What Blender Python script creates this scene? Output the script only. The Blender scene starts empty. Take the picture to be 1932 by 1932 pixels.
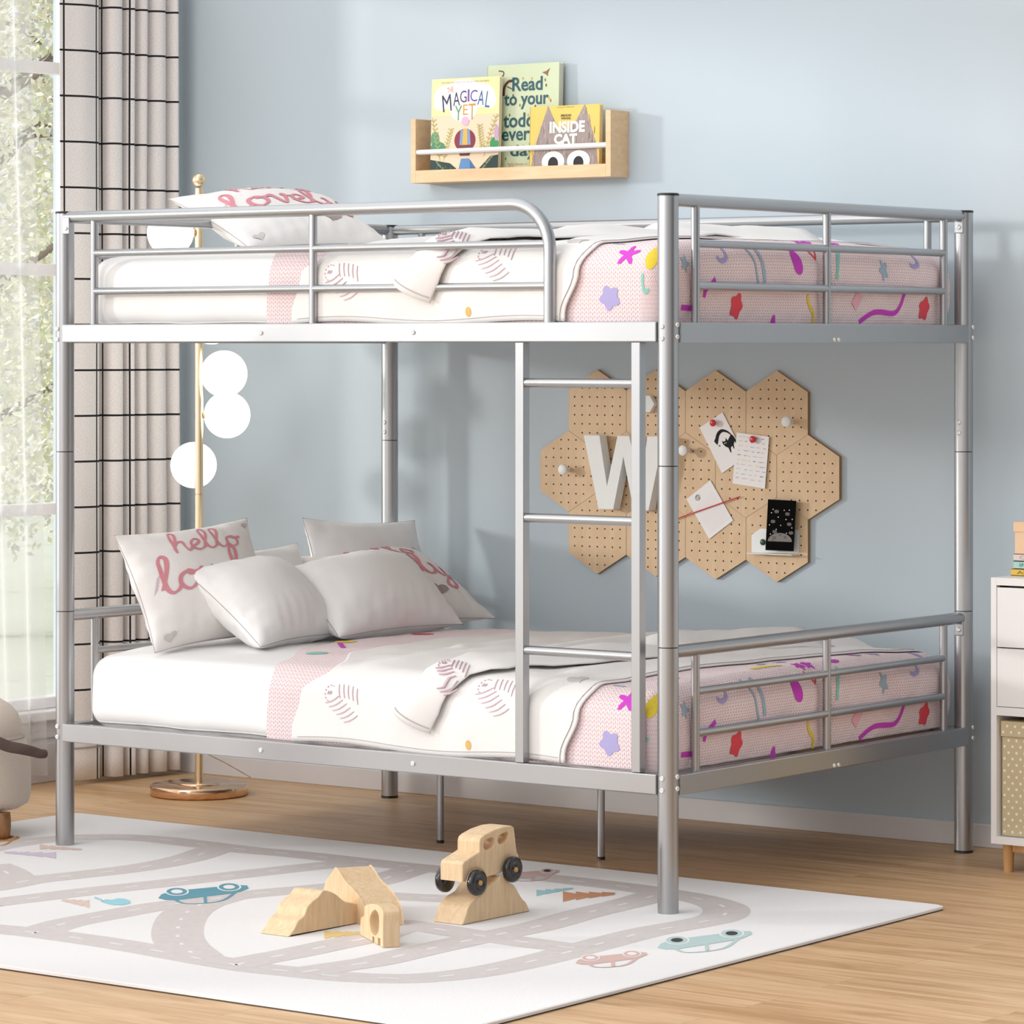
import bpy, bmesh, math, random
from mathutils import Vector as V, noise, Matrix
random.seed(5)
PI = math.pi
C = bpy.context.scene.collection
# ------------------------------------------------------------------ camera maths (bed footprint = world axes)
F, CX, HY = 6900.0, 966.0, 652.0
CAM = V((4.871, -7.069, 1.3406)); RT = V((.7985, .6020, 0)); FW = V((-.6020, .7985, 0))
def ray(x, y): return RT*((x-CX)/F) + FW + V((0, 0, (HY-y)/F))
def onz(x, y, z=0.0):
    r = ray(x, y); return CAM + r*((z-CAM.z)/r.z)
def onx(x, y, X):
    r = ray(x, y); return CAM + r*((X-CAM.x)/r.x)
def ony(x, y, Y):
    r = ray(x, y); return CAM + r*((Y-CAM.y)/r.y)

# ------------------------------------------------------------------ materials
def s2l(c): return tuple((v/12.92 if v <= .04045 else ((v+.055)/1.055)**2.4) for v in c)
def hexc(h): return s2l(tuple(int(h[i:i+2], 16)/255 for i in (0, 2, 4)))
MATS = {}
def mat(name, col, rough=.6, metal=0, emit=0, alpha=1, sheen=0, coat=0, bump=None, var=None, sss=0):
    if name in MATS: return MATS[name]
    m = bpy.data.materials.new(name); m.use_nodes = True
    nt = m.node_tree; b = nt.nodes['Principled BSDF']
    if isinstance(col, str): col = hexc(col)
    b.inputs['Base Color'].default_value = (*col, 1); b.inputs['Roughness'].default_value = rough
    b.inputs['Metallic'].default_value = metal
    if emit:
        b.inputs['Emission Color'].default_value = (*col, 1); b.inputs['Emission Strength'].default_value = emit
    if sheen: b.inputs['Sheen Weight'].default_value = sheen
    if coat: b.inputs['Coat Weight'].default_value = coat; b.inputs['Coat Roughness'].default_value = .15
    if sss:
        b.inputs['Subsurface Weight'].default_value = sss; b.inputs['Subsurface Scale'].default_value = .01
    N, L = nt.nodes, nt.links
    if var or bump:
        tc = N.new('ShaderNodeTexCoord')
    if var:    # (scale, amount)
        nz = N.new('ShaderNodeTexNoise'); nz.inputs['Scale'].default_value = var[0]; nz.inputs['Detail'].default_value = 4
        L.new(tc.outputs['Object'], nz.inputs['Vector'])
        mx = N.new('ShaderNodeMix'); mx.data_type = 'RGBA'
        mx.inputs[6].default_value = (*[c*(1-var[1]) for c in col], 1); mx.inputs[7].default_value = (*[min(1, c*(1+var[1])) for c in col], 1)
        L.new(nz.outputs['Fac'], mx.inputs[0]); L.new(mx.outputs[2], b.inputs['Base Color'])
    if bump:   # (scale, strength)
        nb = N.new('ShaderNodeTexNoise'); nb.inputs['Scale'].default_value = bump[0]; nb.inputs['Detail'].default_value = 3
        L.new(tc.outputs['Object'], nb.inputs['Vector'])
        bp = N.new('ShaderNodeBump'); bp.inputs['Strength'].default_value = bump[1]; bp.inputs['Distance'].default_value = .002
        L.new(nb.outputs['Fac'], bp.inputs['Height']); L.new(bp.outputs['Normal'], b.inputs['Normal'])
    MATS[name] = m
    return m
def mth(nt, op, a, b=None, c=None):
    n = nt.nodes.new('ShaderNodeMath'); n.operation = op
    for i, v in enumerate((a, b, c)):
        if v is None: continue
        if isinstance(v, (int, float)): n.inputs[i].default_value = v
        else: nt.links.new(v, n.inputs[i])
    return n.outputs[0]
def wood(name, c1, c2, scale=(1, 1, 1), rough=.45, freq=9.0, coat=0):
    if name in MATS: return MATS[name]
    m = mat(name, c1, rough, coat=coat); nt = m.node_tree; N, L = nt.nodes, nt.links
    b = N['Principled BSDF']
    tc = N.new('ShaderNodeTexCoord'); mp = N.new('ShaderNodeMapping'); mp.inputs['Scale'].default_value = scale
    L.new(tc.outputs['Object'], mp.inputs['Vector'])
    nz = N.new('ShaderNodeTexNoise'); nz.inputs['Scale'].default_value = freq; nz.inputs['Detail'].default_value = 6
    nz.inputs['Roughness'].default_value = .62; nz.inputs['Distortion'].default_value = .5
    L.new(mp.outputs[0], nz.inputs['Vector'])
    cr = N.new('ShaderNodeValToRGB'); cr.color_ramp.elements[0].position = .32; cr.color_ramp.elements[1].position = .68
    cr.color_ramp.elements[0].color = (*hexc(c2), 1); cr.color_ramp.elements[1].color = (*hexc(c1), 1)
    L.new(nz.outputs['Fac'], cr.inputs[0]); L.new(cr.outputs[0], b.inputs['Base Color'])
    return m
silver = mat('silver_paint', (.455, .46, .475), .31, metal=.93)
galv = mat('bolt_metal', (.86, .86, .86), .25, metal=.6)
blackp = mat('black_plastic', (.012, .012, .013), .45)
gold = mat('brushed_gold', hexc('f2dcb8'), .25, metal=.9)
rose = mat('polished_rose_gold', hexc('e9c3a2'), .14, metal=1)
globem = mat('lit_opal_glass', (1, 1, .93), .3, emit=1.6)
whitef = mat('white_cotton', (.91, .895, .89), .85, sheen=.15, bump=(60, .12))
whitem = mat('white_mattress_fabric', (.88, .87, .865), .85, bump=(14, .2))
throwm = mat('cream_muslin', (.84, .815, .80), .9, bump=(420, .35))
pillowp = mat('printed_cushion_cotton', (.87, .835, .815), .9, bump=(300, .3))
seamm = mat('seam_thread', (.50, .45, .45), .9)
pinkt = mat('pink_print', hexc('dc8f9a'), .9); brownt = mat('taupe_print', hexc('a79a93'), .9)
greyt = mat('pale_grey_print', hexc('cfcac6'), .9); mauve = mat('mauve_print', hexc('d3bcc5'), .9)
ochre = mat('ochre_print', hexc('e0b86e'), .9); olive = mat('olive_print', hexc('c2bd72'), .9); sage = mat('sage_print', hexc('b4c6be'), .9)
kn = {k: mat('knit_'+k, hexc(v), .95, bump=(500, .6)) for k, v in dict(magenta='cf45c8', red='ea4f5c', yellow='e9cf45', blue='a5bccd', teal='8fd0c4', lavender='b0a8d8', rose='f0b6c6').items()}
maple = wood('maple_plywood', 'dcbf9b', 'd2b18b', (3, 3, 1), .55, 10)
oakl = wood('light_pine', 'efcda6', 'e3bb8c', (1, 4, 8), .5, 8)
toyw = wood('natural_toy_wood', 'e8cda8', 'd9b78e', (14, 14, 1.5), .5, 6)
legw = wood('oak_leg', 'c99c68', 'b8884f', (6, 6, 1), .5, 8)
walnut = wood('carved_brown_wood', '9a6f48', '6f4a2b', (10, 10, 2), .5, 8)
white_l = mat('white_lacquer', (.80, .80, .79), .35, coat=.2)
white_p = mat('white_paint', (.78, .77, .77), .5)
cab_w = mat('cabinet_white', (.84, .83, .83), .35, coat=.2)
blackw = mat('glossy_black_rubber', (.012, .012, .013), .16, coat=.5)
pegw = mat('matte_white_peg', (.82, .84, .83), .5)
paper = mat('white_card', (.86, .84, .84), .7)
ink = mat('black_ink', (.02, .02, .022), .7)
redp = mat('red_gloss', (.62, .02, .03), .35)

def knit_mat():
    m = mat('pink_knit', (.8, .6, .62), .95, sheen=.3); nt = m.node_tree; N, L = nt.nodes, nt.links
    b = N['Principled BSDF']
    uv = N.new('ShaderNodeUVMap'); sp = N.new('ShaderNodeSeparateXYZ'); L.new(uv.outputs[0], sp.inputs[0])
    W, H = .0125, .0105
    a = mth(nt, 'ABSOLUTE', mth(nt, 'SUBTRACT', mth(nt, 'FRACT', mth(nt, 'DIVIDE', sp.outputs[0], W)), .5))   # 0..0.5
    t = mth(nt, 'FRACT', mth(nt, 'ADD', mth(nt, 'DIVIDE', sp.outputs[1], H), mth(nt, 'MULTIPLY', a, 1.3)))
    rib = mth(nt, 'SINE', mth(nt, 'MULTIPLY', t, PI))           # 1 in the middle of a stitch
    side = mth(nt, 'SINE', mth(nt, 'MULTIPLY', a, 2*PI))        # 0 at the column's spine and edge
    h = mth(nt, 'MULTIPLY', mth(nt, 'POWER', rib, .6), mth(nt, 'POWER', mth(nt, 'ADD', side, .02), .45))
    cr = N.new('ShaderNodeValToRGB'); e = cr.color_ramp.elements
    e[0].position = .0; e[0].color = (*hexc('c79ea4'), 1); e[1].position = .6; e[1].color = (*hexc('f8e4e6'), 1)
    L.new(h, cr.inputs[0])
    L.new(cr.outputs[0], b.inputs['Base Color'])
    bp = N.new('ShaderNodeBump'); bp.inputs['Strength'].default_value = .55; bp.inputs['Distance'].default_value = .003
    L.new(h, bp.inputs['Height']); L.new(bp.outputs[0], b.inputs['Normal'])
    return m
knit = knit_mat()

def plaid_mat():
    m = mat('plaid_linen', (.8, .76, .75), .9); nt = m.node_tree; N, L = nt.nodes, nt.links
    b = N['Principled BSDF']
    uv = N.new('ShaderNodeUVMap'); sp = N.new('ShaderNodeSeparateXYZ'); L.new(uv.outputs[0], sp.inputs[0])
    def line(o, per, w, sh):
        f = mth(nt, 'FRACT', mth(nt, 'DIVIDE', mth(nt, 'ADD', o, sh), per))
        return mth(nt, 'LESS_THAN', mth(nt, 'ABSOLUTE', mth(nt, 'SUBTRACT', f, .5)), w/per/2)
    ln = line(sp.outputs[1], .1392, .0062, .057)
    for u_ in PLAID_U: ln = mth(nt, 'MAXIMUM', ln, mth(nt, 'LESS_THAN', mth(nt, 'ABSOLUTE', mth(nt, 'SUBTRACT', sp.outputs[0], u_)), .0028))
    tc = N.new('ShaderNodeMapping'); tc.inputs['Scale'].default_value = (900, 260, 1); L.new(uv.outputs[0], tc.inputs[0])
    n1 = N.new('ShaderNodeTexNoise'); n1.inputs['Scale'].default_value = 1; L.new(tc.outputs[0], n1.inputs['Vector'])
    tc2 = N.new('ShaderNodeMapping'); tc2.inputs['Scale'].default_value = (160, 900, 1); L.new(uv.outputs[0], tc2.inputs[0])
    n2 = N.new('ShaderNodeTexNoise'); n2.inputs['Scale'].default_value = 1; L.new(tc2.outputs[0], n2.inputs['Vector'])
    w = mth(nt, 'MULTIPLY', mth(nt, 'ADD', n1.outputs['Fac'], n2.outputs['Fac']), .5)
    cr = N.new('ShaderNodeValToRGB'); e = cr.color_ramp.elements
    e[0].position = .35; e[0].color = (*hexc('d9d0cd'), 1); e[1].position = .62; e[1].color = (*hexc('fffaf7'), 1); L.new(w, cr.inputs[0])
    mx = N.new('ShaderNodeMix'); mx.data_type = 'RGBA'; L.new(ln, mx.inputs[0]); L.new(cr.outputs[0], mx.inputs[6]); mx.inputs[7].default_value = (.01, .01, .012, 1)
    L.new(mx.outputs[2], b.inputs['Base Color'])
    return m

def floor_mat():
    m = mat('oak_plank_floor', (.6, .42, .26), .42); nt = m.node_tree; N, L = nt.nodes, nt.links
    b = N['Principled BSDF']
    tc = N.new('ShaderNodeTexCoord'); mp = N.new('ShaderNodeMapping'); mp.inputs['Rotation'].default_value = (0, 0, 0)
    L.new(tc.outputs['Object'], mp.inputs[0])
    br = N.new('ShaderNodeTexBrick'); br.inputs['Scale'].default_value = 1; br.inputs['Brick Width'].default_value = 1.25; br.inputs['Row Height'].default_value = .145
    br.inputs['Mortar Size'].default_value = .0008; br.inputs['Mortar Smooth'].default_value = .3; br.offset = .37
    br.inputs['Color1'].default_value = (0, 0, 0, 1); br.inputs['Color2'].default_value = (1, 1, 1, 1); br.inputs['Mortar'].default_value = (.5, .5, .5, 1)
    L.new(mp.outputs[0], br.inputs['Vector'])
    m2 = N.new('ShaderNodeMapping'); m2.inputs['Scale'].default_value = (1.1, 13, 1); L.new(tc.outputs['Object'], m2.inputs[0])
    ad = N.new('ShaderNodeVectorMath'); ad.operation = 'MULTIPLY_ADD'; L.new(br.outputs['Color'], ad.inputs[0]); ad.inputs[1].default_value = (3.1, 0, 7.3); L.new(m2.outputs[0], ad.inputs[2])
    nz = N.new('ShaderNodeTexNoise'); nz.inputs['Scale'].default_value = 1.6; nz.inputs['Detail'].default_value = 9; nz.inputs['Roughness'].default_value = .68; nz.inputs['Distortion'].default_value = 1.1
    L.new(ad.outputs[0], nz.inputs['Vector'])
    f = mth(nt, 'ADD', mth(nt, 'MULTIPLY', nz.outputs['Fac'], .9), mth(nt, 'MULTIPLY', br.outputs['Color'], .10))
    cr = N.new('ShaderNodeValToRGB'); e = cr.color_ramp.elements
    e[0].position = .36; e[0].color = (*hexc('b68e62'), 1); e[1].position = .66; e[1].color = (*hexc('debb92'), 1)
    k = e.new(.5); k.color = (*hexc('cfa67a'), 1)
    L.new(f, cr.inputs[0])
    mx = N.new('ShaderNodeMix'); mx.data_type = 'RGBA'; mx.blend_type = 'MULTIPLY'; mx.inputs[7].default_value = (.72, .66, .6, 1)
    L.new(br.outputs['Fac'], mx.inputs[0]); L.new(cr.outputs[0], mx.inputs[6]); L.new(mx.outputs[2], b.inputs['Base Color'])
    bp = N.new('ShaderNodeBump'); bp.inputs['Strength'].default_value = .12; bp.inputs['Distance'].default_value = .001
    L.new(nz.outputs['Fac'], bp.inputs['Height']); L.new(bp.outputs[0], b.inputs['Normal'])
    return m

def sheer_mat():
    m = bpy.data.materials.new('sheer_voile'); m.use_nodes = True; nt = m.node_tree; N, L = nt.nodes, nt.links
    N.clear(); o = N.new('ShaderNodeOutputMaterial'); d = N.new('ShaderNodeBsdfDiffuse'); t = N.new('ShaderNodeBsdfTranslucent'); tr = N.new('ShaderNodeBsdfTransparent')
    d.inputs[0].default_value = (.9, .9, .9, 1); t.inputs[0].default_value = (.9, .9, .9, 1)
    a = N.new('ShaderNodeMixShader'); a.inputs[0].default_value = .5; L.new(d.outputs[0], a.inputs[1]); L.new(t.outputs[0], a.inputs[2])
    lw = N.new('ShaderNodeLayerWeight'); lw.inputs[0].default_value = .35
    f = mth(nt, 'MULTIPLY_ADD', lw.outputs['Facing'], .6, .36)
    c = N.new('ShaderNodeMixShader'); L.new(f, c.inputs[0]); L.new(tr.outputs[0], c.inputs[1]); L.new(a.outputs[0], c.inputs[2])
    L.new(c.outputs[0], o.inputs[0]); return m
sheer = sheer_mat()
def glass_mat():
    m = bpy.data.materials.new('window_glass'); m.use_nodes = True; nt = m.node_tree; N, L = nt.nodes, nt.links
    N.clear(); o = N.new('ShaderNodeOutputMaterial'); g = N.new('ShaderNodeBsdfGlossy'); g.inputs['Roughness'].default_value = .02; tr = N.new('ShaderNodeBsdfTransparent')
    c = N.new('ShaderNodeMixShader'); c.inputs[0].default_value = .05; L.new(tr.outputs[0], c.inputs[1]); L.new(g.outputs[0], c.inputs[2]); L.new(c.outputs[0], o.inputs[0]); return m
glass = glass_mat()

# ------------------------------------------------------------------ mesh helpers
class MB:
    def __init__(s): s.v = []; s.f = []; s.mi = []; s.uv = {}; s.mats = []; s.sm = []
    def m(s, material):
        if material not in s.mats: s.mats.append(material)
        return s.mats.index(material)
    def add(s, verts, faces, material, smooth=False, uvs=None):
        o = len(s.v); s.v += [tuple(p) for p in verts]; k = s.m(material)
        for f in faces:
            if uvs is not None: s.uv[len(s.f)] = [uvs[i] for i in f]
            s.f.append([i+o for i in f]); s.mi.append(k); s.sm.append(smooth)
        return s
    def addmesh(s, me, material, M=None, smooth=False):
        M = M or Matrix.Identity(4)
        return s.add([M @ v.co for v in me.vertices], [list(p.vertices) for p in me.polygons], material, smooth)
    def box(s, a, b, material, bev=0, seg=2, M=None):
        bm = bmesh.new(); bmesh.ops.create_cube(bm, size=1)
        for v in bm.verts: v.co = V([a[i]+(b[i]-a[i])*(v.co[i]+.5) for i in range(3)])
        if bev: bmesh.ops.bevel(bm, geom=bm.edges[:], offset=bev, segments=seg, affect='EDGES', profile=.5)
        s.frombm(bm, material, M, False); return s
    def frombm(s, bm, material, M=None, smooth=False):
        bm.verts.index_update(); vs = [(M @ v.co if M else v.co.copy()) for v in bm.verts]
        s.add(vs, [[v.index for v in f.verts] for f in bm.faces], material, smooth); bm.free()
    def tube(s, pts, r, material, seg=16, cap=True, smooth=True, closed=False):
        pts = [V(p) for p in pts]; n = len(pts); rs = r if isinstance(r, (list, tuple)) else [r]*n
        vs = []; up = None
        for i in range(n):
            a = pts[i-1] if (i > 0 or closed) else pts[i]; b = pts[(i+1) % n] if (i < n-1 or closed) else pts[i]
            t = (b-a).normalized()
            if up is None: up = V((0, 0, 1)) if abs(t.z) < .9 else V((1, 0, 0))
            x = t.cross(up)
            if x.length < 1e-4: x = t.orthogonal()
            x.normalize(); y = x.cross(t).normalized(); up = y
            for k in range(seg):
                an = 2*PI*k/seg; vs.append(pts[i]+(x*math.cos(an)+y*math.sin(an))*rs[i])
        fs = []
        for i in range(n if closed else n-1):
            j = (i+1) % n
            for k in range(seg): fs.append([i*seg+k, i*seg+(k+1) % seg, j*seg+(k+1) % seg, j*seg+k])
        s.add(vs, fs, material, smooth)
        if cap and not closed:
            s.add(vs[:seg], [list(range(seg))], material); s.add(vs[-seg:], [list(range(seg))[::-1]], material)
        return s
    def lathe(s, c, prof, material, seg=32, axis=None, smooth=True):
        c = V(c); ax = V(axis or (0, 0, 1)).normalized(); x = ax.orthogonal().normalized(); y = ax.cross(x)
        vs = []; n = len(prof)
        for r, h in prof:
            for k in range(seg):
                an = 2*PI*k/seg; vs.append(c+ax*h+(x*math.cos(an)+y*math.sin(an))*r)
        fs = [[i*seg+k, i*seg+(k+1) % seg, (i+1)*seg+(k+1) % seg, (i+1)*seg+k] for i in range(n-1) for k in range(seg)]
        s.add(vs, fs, material, smooth)
        if prof[0][0] > 1e-5: s.add(vs[:seg], [list(range(seg))[::-1]], material)
        if prof[-1][0] > 1e-5: s.add(vs[-seg:], [list(range(seg))], material)
        return s
    def build(s, name, parent=None, origin=None):
        o0 = V(origin) if origin else V((0, 0, 0))
        me = bpy.data.meshes.new(name); me.from_pydata([tuple(V(p)-o0) for p in s.v], [], s.f)
        for m_ in s.mats: me.materials.append(m_)
        me.polygons.foreach_set('material_index', s.mi); me.polygons.foreach_set('use_smooth', s.sm)
        if s.uv:
            ul = me.uv_layers.new(name='UVMap')
            for fi, us in s.uv.items():
                ls = me.polygons[fi].loop_start
                for k, u in enumerate(us): ul.data[ls+k].uv = u
        me.update()
        o = bpy.data.objects.new(name, me); C.objects.link(o)
        if parent is not None:
            o.parent = parent; o.location = o0 - V(parent_origin(parent))
        else: o.location = o0
        return o
def parent_origin(p):
    l = V((0, 0, 0))
    while p is not None: l += p.location; p = p.parent
    return l
def tag(o, label=None, cat=None, group=None, kind=None):
    if label: o['label'] = label
    if cat: o['category'] = cat
    if group: o['group'] = group
    if kind: o['kind'] = kind
    return o
def empty(name, loc, label, cat, group=None):
    o = bpy.data.objects.new(name, None); C.objects.link(o); o.location = loc; o.empty_display_size = .1
    return tag(o, label, cat, group)
def struct(name, mb): return tag(mb.build(name), kind='structure')
def copy_tree(o, parent=None):
    c = o.copy(); C.objects.link(c); c.parent = parent
    for ch in [x for x in bpy.data.objects if x.parent == o]: copy_tree(ch, c)
    return c
def curve_mesh(loops, thick, bevel=0.0, res=2):
    """flat outline loops (holes allowed) in XY, solid +-thick/2 in Z"""
    cu = bpy.data.curves.new('tmp', 'CURVE'); cu.dimensions = '2D'; cu.fill_mode = 'BOTH'
    cu.extrude = max(0, thick/2-bevel); cu.bevel_depth = bevel; cu.bevel_resolution = res; cu.offset = -bevel
    for lp in loops:
        sp = cu.splines.new('POLY'); sp.points.add(len(lp)-1); sp.use_cyclic_u = True
        for p, q in zip(sp.points, lp): p.co = (q[0], q[1], 0, 1)
    ob = bpy.data.objects.new('tmp', cu); me = bpy.data.meshes.new_from_object(ob)
    bpy.data.objects.remove(ob); return me
def text_mesh(txt, size=1.0, ext=0.0, align='LEFT', spacing=1.0, off=0.0, shear=0.0):
    cu = bpy.data.curves.new('tmp', 'FONT'); cu.body = txt; cu.size = size; cu.extrude = ext; cu.align_x = align; cu.space_character = spacing; cu.offset = off; cu.shear = shear
    cu.resolution_u = 3
    ob = bpy.data.objects.new('tmp', cu); me = bpy.data.meshes.new_from_object(ob)
    bpy.data.objects.remove(ob); return me
def smoothline(pts, n=8, closed=False):
    pts = [V((p[0], p[1], p[2] if len(p) > 2 else 0)) for p in pts]; out = []; m = len(pts)
    rng = m if closed else m-1
    for i in range(rng):
        if closed: p0, p1, p2, p3 = pts[i-1], pts[i], pts[(i+1) % m], pts[(i+2) % m]
        else: p0, p1, p2, p3 = pts[max(i-1, 0)], pts[i], pts[i+1], pts[min(i+2, m-1)]
        for k in range(n):
            t = k/n; out.append(.5*((2*p1)+(p2-p0)*t+(2*p0-5*p1+4*p2-p3)*t*t+(3*p1-p0-3*p2+p3)*t**3))
    if not closed: out.append(pts[-1])
    return out
def ribbon2d(pts, w):
    L_, R_ = [], []; n = len(pts)
    for i in range(n):
        a = pts[max(i-1, 0)]; b = pts[min(i+1, n-1)]; t = (b-a); t.z = 0
        if t.length < 1e-9: t = V((1, 0, 0))
        t.normalize(); nn = V((-t.y, t.x, 0)); ww = w[i] if isinstance(w, list) else w
        L_.append(pts[i]+nn*ww/2); R_.append(pts[i]-nn*ww/2)
    return L_, R_
def ribbon(mb, pts, w, fn, material):
    """pts: list of 2D Vectors, fn maps (a,b)->3D"""
    L_, R_ = ribbon2d(pts, w); n = len(pts)
    mb.add([fn(p.x, p.y) for p in L_]+[fn(p.x, p.y) for p in R_], [[i, i+1, n+i+1, n+i] for i in range(n-1)], material)
def blob(mb, c, rad, fn, material, n=28, rings=3):
    """star-shaped fill; rad(angle)->(dx,dy)"""
    vs = [fn(*c)]; fs = []
    for r in range(1, rings+1):
        for k in range(n):
            dx, dy = rad(2*PI*k/n); vs.append(fn(c[0]+dx*r/rings, c[1]+dy*r/rings))
    for k in range(n): fs.append([0, 1+k, 1+(k+1) % n])
    for r in range(rings-1):
        for k in range(n):
            a = 1+r*n; b = a+n; fs.append([a+k, b+k, b+(k+1) % n, a+(k+1) % n])
    mb.add(vs, fs, material)
def ell(a, b, rot=0):
    return lambda t: (a*math.cos(t)*math.cos(rot)-b*math.sin(t)*math.sin(rot), a*math.cos(t)*math.sin(rot)+b*math.sin(t)*math.cos(rot))
def starf(r, rot=0, q=.45):
    return lambda t: ((r*(q+(1-q)*abs(math.cos(2.5*(t-rot)))**2.2))*math.cos(t), (r*(q+(1-q)*abs(math.cos(2.5*(t-rot)))**2.2))*math.sin(t))
def heartf(r, rot=0):
    def g(t):
        x = 16*math.sin(t)**3; y = 13*math.cos(t)-5*math.cos(2*t)-2*math.cos(3*t)-math.cos(4*t)
        x *= r/16; y *= r/16; return (x*math.cos(rot)-y*math.sin(rot), x*math.sin(rot)+y*math.cos(rot))
    return g

# ------------------------------------------------------------------ the room
WY = 1.50; WX = -3.04
wallm = mat('blue_grey_wall', hexc('bcc8d0'), .75, bump=(90, .04))
mb = MB(); mb.box((-6, -9, -.1), (6, WY+.2, 0), floor_mat()); mb.box((WX-.14, -9, -.1), (WX-.1, WY+.2, -.001), white_p)
fl = MB(); fl.box((WX-.12, -9, -.1), (6.5, WY+.2, 0), floor_mat()); struct('floor', fl)
mb = MB(); mb.box((WX-.12, WY, -.1), (6.5, WY+.2, 2.9), wallm); struct('wall_back', mb)
mb = MB()   # window wall: pieces around the big window
WY0, WY1, WZ0, WZ1 = -3.3, 1.20, .22, 2.62
mb.box((WX-.12, WY1, 0), (WX, WY, 2.9), wallm); mb.box((WX-.12, WY0, WZ1), (WX, WY1, 2.9), wallm)
mb.box((WX-.12, -3.6, 0), (WX, WY0, 2.9), wallm); mb.box((WX-.12, WY0, 0), (WX, WY1, WZ0-.03), white_p)
struct('wall_left', mb)
bbm = mat('white_baseboard', (.72, .70, .71), .45)
mb = MB(); mb.box((WX, WY-.014, 0), (6.5, WY, .062), bbm, .003); struct('baseboard_back', mb)
mb = MB(); mb.box((WX, WY0, 0), (WX+.014, WY-.014, .12), bbm, .003); mb.box((WX, WY0, .135), (WX+.008, WY-.014, .15), bbm, .002); struct('baseboard_left', mb)
fr = MB(); wf = mat('window_frame_paint', (.82, .81, .83), .5)
fr.box((WX-.09, WY0, WZ0), (WX-.03, WY1, WZ0+.035), wf, .004); fr.box((WX-.09, WY0, WZ1-.05), (WX-.03, WY1, WZ1), wf, .004)
for z in (.835, 1.575, 2.20): fr.box((WX-.08, WY0, z-.018), (WX-.035, WY1, z+.018), wf, .004)
for y in (WY0+.03, -2.4, -1.5, -.6, .3, WY1-.005): fr.box((WX-.08, y-.025, WZ0), (WX-.035, y+.025, WZ1), wf, .004)
win = struct('window_1', fr)
g = MB(); g.box((WX-.062, WY0, WZ0), (WX-.058, WY1, WZ1), glass); g.build('pane', win)
g = MB(); g.box((WX-.1, WY0-.03, WZ0-.03), (WX+.03, WY1+.02, WZ0), white_p, .004); g.build('window_sill', win)

# ------------------------------------------------------------------ outdoors
mb = MB(); mb.box((-40, -14, -.35), (WX-.14, 40, -.25), mat('lawn_grass', hexc('dde3d2'), .9, var=(3, .12))); tag(mb.build('lawn'), kind='structure')
lf = [mat('leaf_'+n, hexc(h), .7) for n, h in (('pale', 'f7f7e0'), ('lime', 'eaf0cc'), ('grey', 'e0e0dc'), ('yellow', 'fbf5dd'))]
bark = mat('bark', hexc('8d8078'), .9)
def tree(loc, h, blobs, nleaf, label, seed):
    rnd = random.Random(seed); e = empty('garden_tree', loc, label, 'tree', None)
    t = MB(); L0 = V(loc)
    t.tube([L0, L0+V((.05, .02, h*.35)), L0+V((-.05, .05, h*.7)), L0+V((0, 0, h*.95))], [.09, .07, .045, .02], bark, 10)
    for i in range(16):
        a = rnd.uniform(0, 2*PI); z0 = rnd.uniform(.2, .85)*h; r = rnd.uniform(.6, 1.3)
        p = L0+V((0, 0, z0)); q = p+V((math.cos(a)*r, math.sin(a)*r, rnd.uniform(.2, .7)))
        t.tube([p, (p+q)/2+V((0, 0, .12)), q], [.03, .018, .008], bark, 6)
    t.build('trunk', e, loc)
    f = MB(); vs = [[] for _ in lf]
    for i in range(nleaf):
        c, r = rnd.choice(blobs); d = V((rnd.gauss(0, 1), rnd.gauss(0, 1), rnd.gauss(0, 1))).normalized()*r*rnd.random()**.4
        p = L0+V(c)+d; s = rnd.uniform(.010, .024); a = V((rnd.gauss(0, 1), rnd.gauss(0, 1), rnd.gauss(0, 1))).normalized(); b = a.orthogonal().normalized()
        vs[rnd.randrange(len(lf))] += [p-a*s*1.5, p-b*s*.7, p+a*s*1.5, p+b*s*.7]
    for k, vv in enumerate(vs): f.add(vv, [[j, j+1, j+2, j+3] for j in range(0, len(vv), 4)], lf[k])
    tag(f.build('foliage', e, loc), kind='stuff')
def dpos(px, d): p = CAM+RT*((px-CX)/F*d)+FW*d; return (p.x, p.y, -.25)
tree(dpos(-40, 20), 5.2, [((0, 0, 1.3), .9), ((.3, .2, 2.2), 1.0), ((-.4, 0, 3.1), 1.1), ((.2, -.2, 4.2), 1.0), ((0, .3, 5.2), .8)], 26000, 'loose leafy tree seen through the sheer curtain, nearer to the glass', 1)
tree(dpos(130, 24), 6.5, [((0, 0, 1.6), 1.1), ((.4, 0, 3.0), 1.3), ((-.3, .2, 4.3), 1.3), ((.2, 0, 5.6), 1.1)], 26000, 'taller pale green tree in the garden, partly behind the plaid curtain', 2)

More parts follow.
